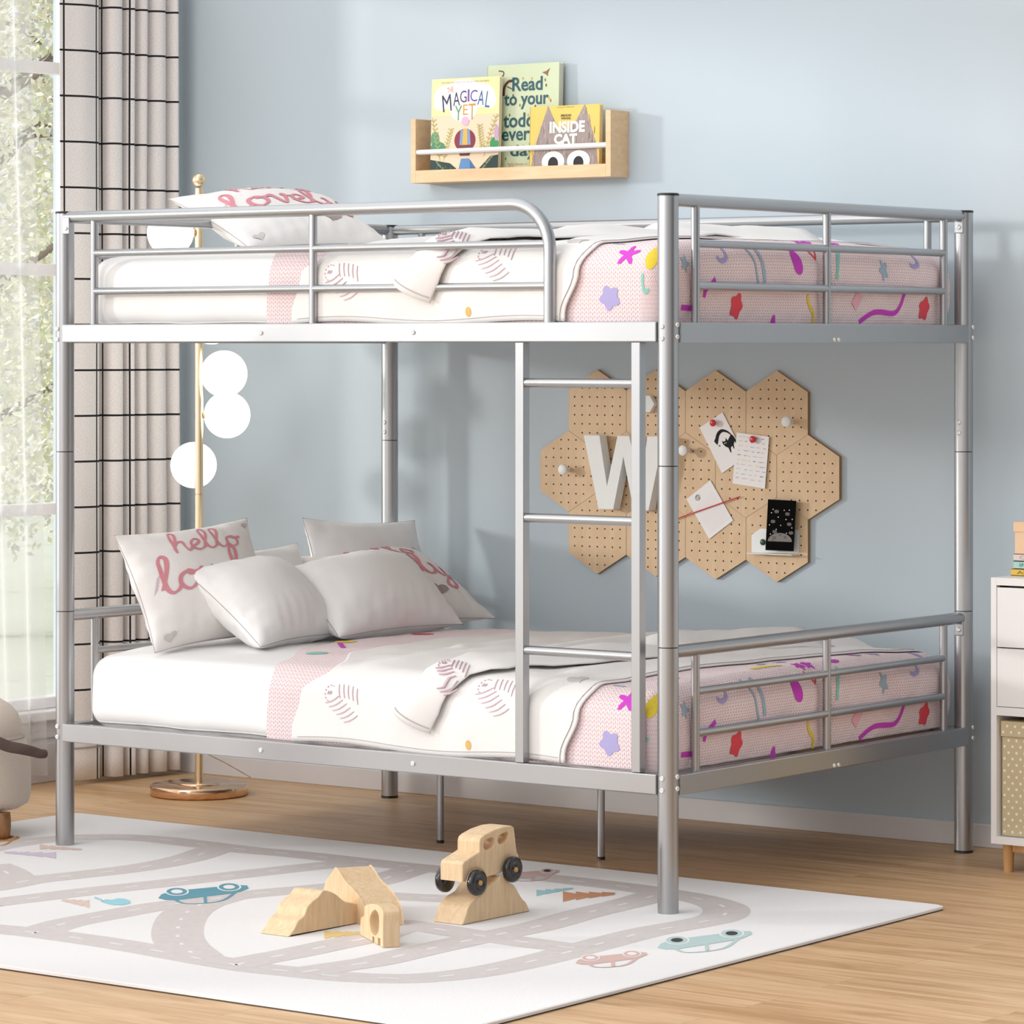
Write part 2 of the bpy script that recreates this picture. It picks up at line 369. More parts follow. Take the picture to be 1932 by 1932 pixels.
# ------------------------------------------------------------------ curtains
def curtain(name, path, z0, z1, material, uvx0=0.0, hem=None, nz=40, sway=.004):
    pts = smoothline(path, 10); L_ = [0]
    for a, b in zip(pts, pts[1:]): L_.append(L_[-1]+(b-a).length)
    vs, uv, fs = [], [], []; n = len(pts)
    for j in range(nz+1):
        z = z0+(z1-z0)*j/nz
        for i, p in enumerate(pts):
            w = noise.noise(V((p.y*5, z*.8, 3)))*sway
            spread = 1+.02*(1-j/nz)
            yc = path[0][1]
            vs.append((p.x+w, yc+(p.y-yc)*spread+w, z)); uv.append((L_[i]+uvx0, z))
    for j in range(nz):
        for i in range(n-1): a = j*n+i; fs.append([a, a+1, a+n+1, a+n])
    m_ = MB(); m_.add(vs, fs, material, True, uv); return m_
path = [(-2.93, .90), (-2.905, .945), (-2.88, .99), (-2.875, 1.04), (-2.885, 1.072), (-2.93, 1.085), (-2.975, 1.09), (-2.98, 1.115), (-2.93, 1.122),
        (-2.87, 1.125), (-2.845, 1.15), (-2.85, 1.175), (-2.90, 1.185), (-2.95, 1.19), (-2.93, 1.205), (-2.86, 1.207), (-2.835, 1.23), (-2.87, 1.247),
        (-2.92, 1.252), (-2.90, 1.265), (-2.845, 1.27), (-2.83, 1.295), (-2.87, 1.31), (-2.93, 1.315), (-2.92, 1.33), (-2.85, 1.333), (-2.815, 1.36), (-2.82, 1.39),
        (-2.87, 1.402), (-2.92, 1.405), (-2.90, 1.417), (-2.84, 1.42), (-2.80, 1.438), (-2.81, 1.455), (-2.86, 1.462), (-2.93, 1.465)]
path = [(-2.885+(a+2.885)*.62, .975+(b-.90)*.81) for a, b in path]
PLAID_U = []; acc = 0; pl_ = smoothline(path, 10); todo = [120, 181, 190.5, 243]
for a, b in zip(pl_, pl_[1:]):
    acc += (b-a).length; q_ = b-CAM; px_ = CX+F*(q_.x*RT.x+q_.y*RT.y)/(q_.x*FW.x+q_.y*FW.y)
    if todo and px_ >= todo[0]: PLAID_U.append(acc); todo.pop(0)
plaid = plaid_mat()
m_ = curtain('plaid_curtain', path, .015, 2.62, plaid, 0)
cur = m_.build('plaid_curtain'); tag(cur, 'cream linen curtain with thin black window-pane check, hanging in folds beside the window', 'curtain')
sd = cur.modifiers.new('Solidify', 'SOLIDIFY'); sd.thickness = .002
hm = MB(); pp = smoothline(path, 10); n = len(pp)
vs = [(p.x+.003+noise.noise(V((p.y*5, 0, 3)))*.004, path[0][1]+(p.y-path[0][1])*1.02-.002, z) for z in (.112, .117) for p in pp]
hm.add(vs, [[i, i+1, n+i+1, n+i] for i in range(n-1)], mat('hem_stitch', hexc('a9a2a0'), .9), True); hm.build('hem_seam', cur)
sp = []; y = -3.2; i = 0
while y < .955:
    sp.append((-2.985+(.022 if i % 2 else -.018)+random.uniform(-.006, .006), y)); y += random.choice((.035, .05, .07)); i += 1
m_ = curtain('sheer_curtain', sp, .03, 2.62, sheer, 0)
tag(m_.build('sheer_curtain'), 'translucent white voile curtain hanging across the window', 'curtain')
rod = MB(); rod.tube([(-2.89, -3.3, 2.64), (-2.89, 1.47, 2.64)], .012, white_l); rod.tube([(-2.985, -3.3, 2.64), (-2.985, 1.47, 2.64)], .008, white_l)
for y in (-3.2, -1, 1.465): rod.box((-3.04, y-.008, 2.625), (-2.88, y+.008, 2.65), white_l)
tag(rod.build('curtain_rail'), 'white double curtain rail above the window', 'curtain rail')

# ------------------------------------------------------------------ bunk bed
bed = empty('bunk_bed', (0, 0, 0), 'silver metal bunk bed with a ladder and low guard rails, standing on the rug edge', 'bunk bed')
LX, WYB = -1.951, 1.377
PR = .0248
def bolt(parent, c, n, r=.0065):
    b = MB(); n = V(n).normalized(); b.lathe(c, [(r, 0), (r, .0012), (r*.75, .0035), (r*.38, .004), (r*.34, .003), (0, .003)], galv, 16, n)
    return b.build('bolt', parent, c)
posts = {}
for nm, (x, y), secs in (('a', (LX, 0), (.633, 1.058)), ('r', (0, 0), (.633, 1.058)), ('c', (0, WYB), (.639, 1.060)), ('d', (LX, WYB), (.639, 1.06))):
    p = MB(); z = 0; cuts = list(secs)+[1.692]
    prof = [(PR, 0.004)]
    for c in secs: prof += [(PR, c-.0012), (PR-.0018, c-.0008), (PR-.0018, c+.0008), (PR, c+.0012)]
    prof += [(PR, 1.694), (PR-.001, 1.695)]
    prev = None
    for k in range(0, len(prof)-1): p.lathe((x, y, 0), [prof[k], prof[k+1]], silver if abs(prof[k][0]-prof[k+1][0]) < .0001 and prof[k][0] == PR else blackp, 40) if prof[k][0] == prof[k+1][0] else p.lathe((x, y, 0), [prof[k], prof[k+1]], silver, 40)
    po = p.build('post', bed, (x, y, 0)); posts[nm] = po
    c = MB(); c.lathe((x, y, 1.692), [(PR+.0012, 0), (PR+.0012, .004), (PR-.001, .006), (0, .0062)], blackp, 40); c.build('end_cap', po, (x, y, 1.692))
    c = MB(); c.lathe((x, y, 0.001), [(PR+.0005, 0), (PR+.0005, .006), (0, .0065)], blackp, 40); c.build('foot_cap', po, (x, y, 0))
sy, sx = -1, 1
for z in (1.385, 1.357, .327, .299):
    bolt(posts['a'], (LX-.004, -PR, z), (-.06, -1, 0)); bolt(posts['r'], (.0, -PR, z), (0, -1, 0)); bolt(posts['r'], (PR, .001, z+.004), (1, 0, 0)); bolt(posts['c'], (PR, WYB+.004, z+.004), (1, .15, 0))
for z in (1.11, 1.138, .585): bolt(posts['c'], (.0, WYB-PR, z), (0, -1, 0))
for z in (1.085, 1.113): bolt(posts['d'], (LX, WYB-PR, z), (0, -1, 0))
# side and end rails (rectangular tube), two levels
for zb in (.283, 1.345):
    r = MB(); r.box((-1.944, -.022, zb+.004), (-.02, .006, zb+.052), silver, .0025); o = r.build('side_rail', bed, (-1.944, -.022, zb))
    for bx in (-1.242, -.747): bolt(o, (bx, -.022, zb+.028), (0, -1, 0))
    r = MB(); r.box((-1.944, WYB-.006, zb+.004), (-.02, WYB+.022, zb+.052), silver, .0025); r.build('side_rail', bed, (-1.944, WYB, zb))
    r = MB(); r.box((-.006, .02, zb+.002), (.022, 1.37, zb+.05), silver, .0025); o = r.build('end_rail', bed, (0, .02, zb))
    bolt(o, (.022, .697, zb+.010), (1, 0, 0), .0055); bolt(o, (.022, .717, zb+.010), (1, 0, 0), .0055)
    r = MB(); r.box((LX-.022, .02, zb+.002), (LX+.006, 1.37, zb+.05), silver, .0025); r.build('end_rail', bed, (LX, .02, zb))
    r = MB(); r.box((LX+.006, .675, zb+.008), (-.006, .70, zb+.036), silver, .002); r.build('centre_beam', bed, (LX, .68, zb))
    for k in range(13):
        s = MB(); x = -1.86+k*.147; s.tube([(x, .006, zb+.030), (x, WYB-.006, zb+.030)], .009, silver, 10); s.build('slat', bed, (x, .006, zb+.036))
for x, y in ((-1.219, .688), (-.686, .688)):
    s = MB(); s.tube([(x, y, .004), (x, y, .292)], .0098, silver, 20); s.lathe((x, y, .0), [(.0105, 0), (.0105, .008), (0, .0085)], blackp, 20); s.build('support_leg', bed, (x, y, 0))
def panel_end(x, zb, label=None):
    """end guard: top tube, three uprights, two broken cross bars"""
    g = MB(); g.tube([(x, .012, zb+.338), (x, WYB-.012, zb+.338)], .0155, silver, 20); o = g.build('guard_rail', bed, (x, 0, zb+.338))
    us = (.114, .698, 1.272)
    for u in us:
        s = MB(); s.tube([(x, u, zb+.05), (x, u, zb+.33)], .0105, silver, 16); s.build('upright', o, (x, u, zb+.05))
    for zz in (.238, .138):
        for a, b in zip(us, us[1:]):
            s = MB(); s.tube([(x, a+.004, zb+zz), (x, b-.004, zb+zz)], .0095, silver, 16)
            s.build('cross_bar', o, (x, a, zb+zz))
    return o
for x in (0, LX):
    for zb in (.283, 1.345):
        o = panel_end(x, zb)
        if x == 0:
            b = MB(); b.box((-.012, WYB-PR-.004, zb+.292), (.014, WYB-PR+.002, zb+.33), silver, .002); bo = b.build('bracket', o, (0, WYB-PR, zb+.3)); bolt(bo, (.002, WYB-PR-.004, zb+.308), (.1, -1, 0))
def guard_side(y, x0, x1, ups, bend, zb=1.345):
    g = MB(); z = zb+.337
    if bend:
        pts = [(x0, y, z), (x1-.112, y, z)]; R0 = .112
        for k in range(1, 11):
            a = PI/2*k/10; pts.append((x1-R0+R0*math.sin(a), y, z-R0+R0*math.cos(a)))
        pts.append((x1, y, zb+.05))
        pp = [V(p) for p in pts]
        # finer straight piece
        g.tube(pp, .0155, silver, 20)
    else: g.tube([(x0, y, z), (x1, y, z)], .0145, silver, 20)
    o = g.build('guard_rail', bed, (x0, y, z))
    for u in ups:
        s = MB(); s.tube([(u, y, zb+.05), (u, y, z-.006)], .0105, silver, 16); s.build('upright', o, (u, y, zb+.05))
    st = list(ups)+([x1] if bend else [])
    for zz in (.240, .139):
        for a, b in zip(st, st[1:]):
            s = MB(); s.tube([(a+.004, y, zb+zz), (b-.004, y, zb+zz)], .0098, silver, 16); s.build('cross_bar', o, (a, y, zb+zz))
    return o
gf = guard_side(-.006, LX+.012, -.34, (-1.838, -1.082), True)
b = MB(); b.box((LX+PR-.012, -.024, 1.637), (LX+PR+.012, -.018, 1.682), silver, .002); bo = b.build('bracket', gf, (LX, -.02, 1.64)); bolt(bo, (LX+PR+.001, -.024, 1.652), (0, -1, 0))
guard_side(WYB, LX+.012, -.012, (-1.83, -.97, -.11), False)
# ladder
ld = MB()
for x in (-.419, -.077):
    ld.box((x-.0125, -.0235, .336), (x+.0125, .0015, 1.348), silver, .0015)
lad = ld.build('ladder', bed, (-.25, 0, .336))
for z in (1.251, .926, .607):
    s = MB(); s.tube([(-.408, -.011, z), (-.088, -.011, z)], .0112, silver, 20); s.build('rung', lad, (-.408, -.011, z))

# ------------------------------------------------------------------ bedding
def rounded_box(a, b, r, n, material, disp=None):
    a, b = V(a), V(b); mb = MB(); nx, ny, nz = n; N_ = (nx, ny, nz); idx = {}; vs = []; fs = []
    def vert(i, j, k):
        if (i, j, k) in idx: return idx[(i, j, k)]
        p = V([a[q]+(b[q]-a[q])*(t := (i, j, k)[q]/N_[q]) for q in range(3)])
        c = V([min(max(p[q], a[q]+r), b[q]-r) for q in range(3)]); d = p-c
        if d.length > 1e-9:
            d2 = d.normalized(); p = c+d2*r
        else: d2 = V((0, 0, 1))
        if disp: p = disp(p, d2)
        idx[(i, j, k)] = len(vs); vs.append(p); return idx[(i, j, k)]
    for ax in range(3):
        u, v = [q for q in range(3) if q != ax]
        for s in (0, N_[ax]):
            for i in range(N_[u]):
                for j in range(N_[v]):
                    q = []
                    for di, dj in ((0, 0), (1, 0), (1, 1), (0, 1)):
                        t = [0, 0, 0]; t[ax] = s; t[u] = i+di; t[v] = j+dj; q.append(vert(*t))
                    fs.append(q)
    mb.add(vs, fs, material, True); return mb
def crown(y): return .022*max(0, 1-((y-.69)/.66)**4)
def mdisp(p, n):
    q = p.copy(); k = (p.z-.335)/.18
    q.z += crown(p.y)*max(0, k)
    q += n*.005*noise.noise(V((p.x*4, p.y*4, p.z*6)))
    q += n*.003*noise.noise(V((p.x*14, p.y*14+p.z*20, p.z*5)))*(1-k)
    return q
DZ = 1.058
def mattress(z, label):
    m = rounded_box((-1.9, .018, .325), (-.045, 1.353, .512), .055, (110, 80, 18), whitem, mdisp)
    o = m.build('mattress', None, (-.97, .69, .337)); o.location.z += z
    pts = [(-1.90, .05, .0), (-.05, .05, 0)]
    return tag(o, label, 'mattress', 'mattresses on the bunks')
mat_lo = mattress(0, 'white mattress with a rounded edge on the lower bunk')
mat_up = mat_lo.copy(); C.objects.link(mat_up); mat_up.location.z += DZ; mat_up['label'] = 'white mattress with a rounded edge on the upper bunk behind the guard rail'

X1, Y0, Y1, ZT, RR, ZB = -.022, .014, 1.362, .519, .062, .338
def drape(u, v, off=0.0, wr=True, raw=False):
    r = RR; eu = max(0, u-(X1-r)); ev = 0; sv = 0
    if v < Y0+r: ev = Y0+r-v; sv = -1
    elif v > Y1-r: ev = v-(Y1-r); sv = 1
    L_ = max(eu, ev); l2 = math.hypot(eu, ev)
    if L_ > 0: cu_, cv_ = eu/l2, sv*ev/l2
    else: cu_ = cv_ = 0
    ro = r
    if L_ < PI*r/2: q = ro*math.sin(L_/r); dr = r*(1-math.cos(L_/r)); nq = math.sin(L_/r); nz_ = math.cos(L_/r)
    else: q = ro; dr = r+(L_-PI*r/2); nq = 1; nz_ = 0
    n = V((cu_*nq, cv_*nq, nz_ if L_ > 0 else 1))
    k = min(1, max(0, dr/.18))
    p = V((min(u, X1-r)+cu_*q, min(max(v, Y0+r), Y1-r)+cv_*q, ZT-dr+crown(v)*(1-k)))
    if wr:
        fo = 1 if eu > ev else 0
        w = .004*noise.noise(V((u*7, v*7, 1)))
        if fo: w += math.sin(PI*k)*(.010+.011*noise.noise(V((v*9, dr*8, 5)))) - .018*math.exp(-((v-.715-.1*(dr-.1))/.03)**2)*math.sin(PI*min(1, k))
        elif ev > 0: w += .003*math.sin(PI*k)
        if fo: w += .0035*noise.noise(V((v*22+dr*30, dr*12, 8)))*k
        p += n*w
    return p+n*off
UV_END = X1-RR+PI*RR/2+(ZT-ZB-RR); V_LO = Y0+RR-(PI*RR/2+(ZT-ZB-RR)); V_HI = Y1-RR+(PI*RR/2+(ZT-ZB-RR))
def interp(tab, x):
    if x <= tab[0][0]: return tab[0][1]
    for (a, b), (c, d) in zip(tab, tab[1:]):
        if x <= c: t = (x-a)/(c-a); t = t*t*(3-2*t); return b+(d-b)*t
    return tab[-1][1]
def sheet(left, right, vlo, vhi, off, material, nu, nv, hump=None, hemw=0):
    vs, uv, fs = [], [], []
    for j in range(nv+1):
        t = j/nv
        for i in range(nu+1):
            s = i/nu
            v0 = vlo(s) if callable(vlo) else vlo; v1 = vhi; v = v0+(v1-v0)*t
            u = left(v)+(right(v)-left(v))*s
            p = drape(u, v, off)
            if hump: p = hump(p, u, v, s, t)
            vs.append(p); uv.append((u, v))
    for j in range(nv):
        for i in range(nu): a = j*(nu+1)+i; fs.append([a, a+1, a+nu+2, a+nu+1])
    m_ = MB(); m_.add(vs, fs, material, True, uv); return m_
# ---- knitted blanket
bl_left = [(-.12, -1.25), (.0, -1.24), (.1, -1.27), (.35, -1.40), (.65, -1.45), (1.0, -1.46), (1.5, -1.42)]
lef = lambda v: interp(bl_left, v)
bk = sheet(lef, lambda v: UV_END, V_LO, V_HI, .002, knit, 190, 170)
def f_bl(o): return lambda a, b: drape(a, b, .002+o)
def uvfoot(x, y):            # a point on the foot side of the lower bunk -> (u, v)
    p = onx(x, y, X1+.006); return (X1-RR+PI*RR/2+(ZT-RR-p.z) if p.z < ZT-RR else X1-RR+RR*math.acos(max(-1, min(1, (p.z-(ZT-RR))/RR))), p.y)
def uvfront(x, y):
    p = ony(x, y, Y0-.003); return (p.x, Y0+RR-(PI*RR/2+(ZT-RR-p.z)) if p.z < ZT-RR else Y0+RR-RR*math.acos(max(-1, min(1, (p.z-(ZT-RR))/RR))))
def uvtop(x, y): p = onz(x, y, .543); return (p.x, p.y)
fb = f_bl(.0012)
def bstroke(pts, w, c, fn=uvfoot, n=6):
    q = smoothline([fn(*p) for p in pts], n); ribbon(bk, q, w, fb, kn[c])
def bblob(p, rf, c, fn=uvfoot): blob(bk, fn(*p), rf, fb, kn[c])
bblob((1503, 1314), ell(.028, .022, .4), 'magenta'); bblob((1388, 1407), starf(.030, .3, .75), 'red'); bblob((1742, 1350), starf(.030, .5, .75), 'red')
bstroke([(1622, 1394), (1640, 1378), (1655, 1371), (1685, 1368), (1697, 1352), (1702, 1330)], .012, 'magenta')
bstroke([(1518, 1366), (1524, 1384), (1534, 1394), (1536, 1412)], .010, 'yellow')
bstroke([(1410, 1302), (1420, 1325), (1425, 1352), (1428, 1366)], .009, 'blue'); bstroke([(1430, 1298), (1437, 1325), (1440, 1358)], .014, 'blue')
bstroke([(1372, 1308), (1372, 1326), (1362, 1335), (1354, 1330)], .010, 'lavender'); bstroke([(1730, 1258), (1732, 1275), (1722, 1283), (1716, 1281)], .010, 'lavender')
bblob((1667, 1299), starf(.026, 1, .5), 'blue'); bstroke([(1594, 1278), (1582, 1296), (1576, 1315), (1575, 1330)], .011, 'teal')
bstroke([(1530, 1286), (1540, 1304), (1548, 1288)], .007, 'red', n=2); bstroke([(1462, 1261), (1475, 1263), (1500, 1268), (1514, 1272)], .018, 'yellow')
bstroke([(1283, 1425), (1304, 1424)], .012, 'magenta'); bstroke([(1324, 1402), (1327, 1388), (1336, 1378), (1346, 1367)], .012, 'magenta')
bblob((1460, 1423), ell(.018, .010), 'magenta'); bstroke([(1620, 1345), (1610, 1370)], .03, 'rose'); bstroke([(1780, 1270), (1786, 1300)], .010, 'blue'); bblob((1292, 1345), starf(.02, .2), 'blue')
bblob((1178, 1323), starf(.034, .3, .35), 'magenta', uvfront); bblob((1232, 1332), ell(.024, .032), 'yellow', uvfront); bblob((1152, 1402), starf(.032, .8, .7), 'lavender', uvfront)
bstroke([(1215, 1362), (1218, 1385), (1226, 1397), (1240, 1395)], .011, 'teal', uvfront); bstroke([(1128, 1300), (1150, 1296)], .009, 'blue', uvfront)
bstroke([(640, 1212), (648, 1222)], .014, 'magenta', uvtop); blob(bk, uvtop(652, 1212), ell(.03, .03), fb, kn['yellow']); bblob((797, 1197), ell(.035, .025), 'red', uvtop)
bblob((1035, 1176), ell(.035, .025), 'yellow', uvtop); bblob((598, 1230), ell(.03, .03), 'teal', uvtop)
for k in range(26):          # small motifs across the top, mostly under the throw
    u, v = random.uniform(-.16, -.06), random.uniform(.12, 1.25)
    if k > 12: u, v = random.uniform(-1.1, -.25), random.uniform(.1, 1.25)
    blob(bk, (u, v), random.choice([ell(.022, .010, random.random()*3), starf(.022, random.random()*3)]), fb, kn[random.choice(['blue', 'teal', 'lavender', 'magenta', 'rose'])])
blo = bk.build('knitted_blanket', None, (-.7, .69, ZB)); tag(blo, 'pink knitted blanket with bright scribbles tucked around the foot of the lower bunk', 'blanket', 'pink knitted blankets')
bup = blo.copy(); C.objects.link(bup); bup.location.z += DZ; bup['label'] = 'pink knitted blanket with bright scribbles tucked around the foot of the upper bunk'
# ---- throw
tl = [(-.12, -1.16), (-.02, -1.13), (.05, -1.06), (.3, -1.18), (.7, -1.24), (1.0, -1.19), (1.3, -1.16), (1.6, -1.2)]
tr = [(-.12, -.30), (-.02, -.26), (.05, -.235), (.14, -.20), (.3, -.185), (.7, -.17), (1.0, -.12), (1.2, -.09), (1.6, -.1)]
def seg_d(u, v, a, b):
    ax, ay = a; bx, by = b; t = ((u-ax)*(bx-ax)+(v-ay)*(by-ay))/((bx-ax)**2+(by-ay)**2); tt = min(1, max(0, t))
    return math.hypot(u-ax-tt*(bx-ax), v-ay-tt*(by-ay)), t
def gauss(d, w): return math.exp(-(d/w)**2)
def hump(p, u, v, s, t):
    q = p.copy(); h = 0; top = min(1, max(0, (v-.02)/.12))
    for a, b, w, am in (((-.72, .12), (-.62, 1.35), .045, .022), ((-.95, .1), (-.5, 1.3), .05, .014), ((-.55, .35), (-.12, 1.25), .03, .012), ((-.5, .7), (-.3, 1.35), .05, .028), ((-1.0, .5), (-.75, 1.2), .03, .012), ((-.4, .2), (-.1, .9), .03, .008)):
        d, tt = seg_d(u, v, a, b); h += am*gauss(d, w)
    h += .006*noise.noise(V((u*5, v*5, 9)))+.004*noise.noise(V((u*13, v*9, 2)))
    sq = (u-interp(tl, v))/(interp(tr, v)-interp(tl, v)); h *= min(1, max(0, min(sq/.1, (1-sq)/.14)))
    q.z += h*top
    if v < .1:      # front drop: soft vertical folds
        k = min(1, (.1-v)/.18); q.y -= k*(.004+.005*max(0, noise.noise(V((u*9, v*2, 4)))))
    return q
thr = sheet(lambda v: interp(tl, v), lambda v: interp(tr, v), lambda s: V_LO+.0+.006*math.sin(s*9), V_HI-.02, .007, throwm, 150, 150, hump)
def tf(o=.0015, extra=0):
    def g(a, b):
        p = drape(a, b, .007+extra); q = hump(p, a, b, 0, 0)
        n = V((0, -1, .25)) if b < .06 else V((0, -.1, 1)); return q+n.normalized()*o
    return g
def feather(mb_, c, r, fn, col, rot=0):
    """circle of dashes at one end, two rows of slanting barbs"""
    cr, sr = math.cos(rot), math.sin(rot); R_ = lambda x, y: V((c[0]+(x*cr-y*sr)*r, c[1]+(x*sr+y*cr)*r, 0))
    q = lambda x, y: R_((x-392)/72, (482-y)/72)
    for k, (a, b, c_, d) in enumerate(((372, 420, 385, 462), (393, 419, 406, 461), (415, 421, 426, 462), (437, 424, 446, 468), (459, 430, 466, 480))):
        ribbon(mb_, smoothline([q(a, b), q((a+c_)/2-1, (b+d)/2), q(c_, d)], 4), [.0010+.0017*math.sin(i*PI/8) for i in range(9)], fn, col)
    for k in range(6):
        x, y = 316+17*k, 482+12.5*k
        ribbon(mb_, smoothline([q(x, y), q(x+32, y-9), q(x+64, y-28)], 4), [.0010+.0018*math.sin(i*PI/8) for i in range(9)], fn, col)
    for k in range(9):
        a = PI*(.35+k*.16); ribbon(mb_, [q(338+24*math.cos(a), 450-26*math.sin(a)), q(338+24*math.cos(a+.22), 450-26*math.sin(a+.22))], .0022, fn, col)
    for k in range(3): ribbon(mb_, [q(326+7*k, 452), q(330+7*k, 442)], .0022, fn, col)
t1 = tf()
feather(thr, uvfront(650, 1328), .052, t1, mauve); feather(thr, uvfront(932, 1316), .052, t1, mauve)
for p, c in (((1290, 1236), sage), ((1180, 1238), olive), ((1365, 1218), olive), ((1300, 1209), ochre), ((1395, 1232), mauve)):
    u, v = uvtop(*p)
    for k in range(4): ribbon(thr, [V((u+.012*k-.02, v, 0)), V((u+.02*k-.035, v+.07, 0))], .004, t1, c)
blob(thr, uvfront(1062, 1284), heartf(.026, .8), t1, greyt)
for kk in range(2): 
    pts = [V((interp(tr, v)-.014-.0*kk, v, 0)) for v in [V_LO+(1.3-V_LO)*i/80 for i in range(81)]]
ribbon(thr, pts, .0013, t1, seamm)
ribbon(thr, [V((interp(tl, V_LO)+.02+(interp(tr, V_LO)-interp(tl, V_LO)-.04)*i/60, V_LO+.012+.006*math.sin(i/60*9), 0)) for i in range(61)], .0013, t1, seamm)
blob(thr, uvfront(890, 1405), ell(.008, .012), t1, ochre)
tlo = thr.build('muslin_throw', None, (-.7, .69, ZB)); tag(tlo, 'cream throw printed with feathers, laid crosswise over the pink blanket on the lower bunk', 'throw', 'cream throws')
sd = tlo.modifiers.new('Solidify', 'SOLIDIFY'); sd.thickness = .0035; sd.offset = -.2
# folded-back flap lying on the throw
fl_ = MB(); fv, fu, ff = [], [], []; NA, NB = 50, 40
fe0 = [(-.095, -.835), (-.02, -.80), (.04, -.75), (.12, -.71), (.35, -.64), (.7, -.60), (1.25, -.52)]
fe1 = [(-.095, -.70), (-.02, -.665), (.04, -.62), (.10, -.54), (.35, -.42), (.7, -.36), (1.25, -.25)]
def flapf(u, v, o=0.0):
    a, b = interp(fe0, v), interp(fe1, v); s = min(1, max(0, (u-a)/(b-a)))
    n = V((0, -1, .1)).normalized() if v < .02 else (V((0, -.5, 1)).normalized() if v < .12 else V((0, 0, 1)))
    lift = .012-.007*min(1, max(0, (v-.1)/.2))+.022*math.sin(PI*min(1, s**.7))**.7*(1-.3*min(1, max(0, v)))+.004*noise.noise(V((u*11, v*11, 6)))
    if s < .05: lift -= .010*(1-s/.05)
    return hump(drape(u, v, .010), u, v, 0, 0)+n*(lift+o)
VL = lambda s: -.045+(-.105+.045)*s+.012*s*s
for j in range(NB+1):
    for i in range(NA+1):
        s = i/NA; v0 = VL(s); v = v0+(1.15-v0)*(j/NB)**1.25; u = interp(fe0, v)+(interp(fe1, v)-interp(fe0, v))*s
        fv.append(flapf(u, v)); fu.append((u, v))
for j in range(NB):
    for i in range(NA): a = j*(NA+1)+i; ff.append([a, a+1, a+NA+2, a+NA+1])
fl_.add(fv, ff, throwm, True, fu)
feather(fl_, (interp(fe0, .05)+.085, .035), .040, lambda a, b: flapf(a, b, .0022), mauve)
pe = []
for i in range(31):
    s = .03+.94*i/30; v = VL(s)+.012; pe.append(V((interp(fe0, v)+(interp(fe1, v)-interp(fe0, v))*s, v, 0)))
ribbon(fl_, pe, .0013, lambda a, b: flapf(a, b, .0022), seamm)
fo = fl_.build('folded_flap', tlo, (-.7, .5, ZB)); sd = fo.modifiers.new('Solidify', 'SOLIDIFY'); sd.thickness = .004; sd.offset = -.5
tup = copy_tree(tlo); tup.location.z += DZ; tup['label'] = 'cream throw printed with feathers, laid crosswise over the pink blanket on the upper bunk'

# ------------------------------------------------------------------ pillows
GL = {
 'h': [[(0, .3), (.25, 1.2), (.34, 1.9), (.22, 2.1), (.12, 1.6), (.08, .8), (.05, 0)], [(.07, .5), (.25, .92), (.45, .9), (.5, .4), (.6, .05), (.8, .3)]],
 'e': [[(0, .3), (.35, .55), (.48, .85), (.32, 1.05), (.1, .75), (.1, .3), (.32, 0), (.6, .15), (.75, .4)]],
 'l': [[(0, .3), (.3, 1.3), (.4, 1.95), (.26, 2.15), (.12, 1.7), (.12, .5), (.27, .02), (.5, .1), (.65, .4)]],
 'o': [[(.4, 1.0), (.12, .8), (.06, .35), (.3, 0), (.58, .25), (.6, .75), (.38, 1.0), (.42, .8), (.75, .85), (.85, .8)]],
 'v': [[(0, .8), (.14, 1.0), (.22, .5), (.36, .0), (.52, .5), (.58, 1.0), (.5, .86), (.8, .8)]],
 'y': [[(0, .85), (.12, 1.0), (.14, .4), (.3, .02), (.52, .3), (.62, 1.0), (.62, .2), (.56, -.6), (.36, -1.0), (.16, -.75), (.45, -.15), (.8, .3)]]}
ADV = dict(h=.72, e=.62, l=.56, o=.74, v=.7, y=.7)
def script(mb_, word, s0, t0, w, h, fn, col, sw):
    tot = sum(ADV[c] for c in word); x = 0
    for c in word:
        for st in GL[c]:
            q = smoothline([(s0+(x+a)/tot*w, t0+b*h) for a, b in st], 6)
            ww = [sw*(.75+.6*abs(math.sin(i*.16))) for i in range(len(q))]
            # width in metres is handled by a uniform (s,t) width
            ribbon(mb_, q, ww, fn, col)
        x += ADV[c]
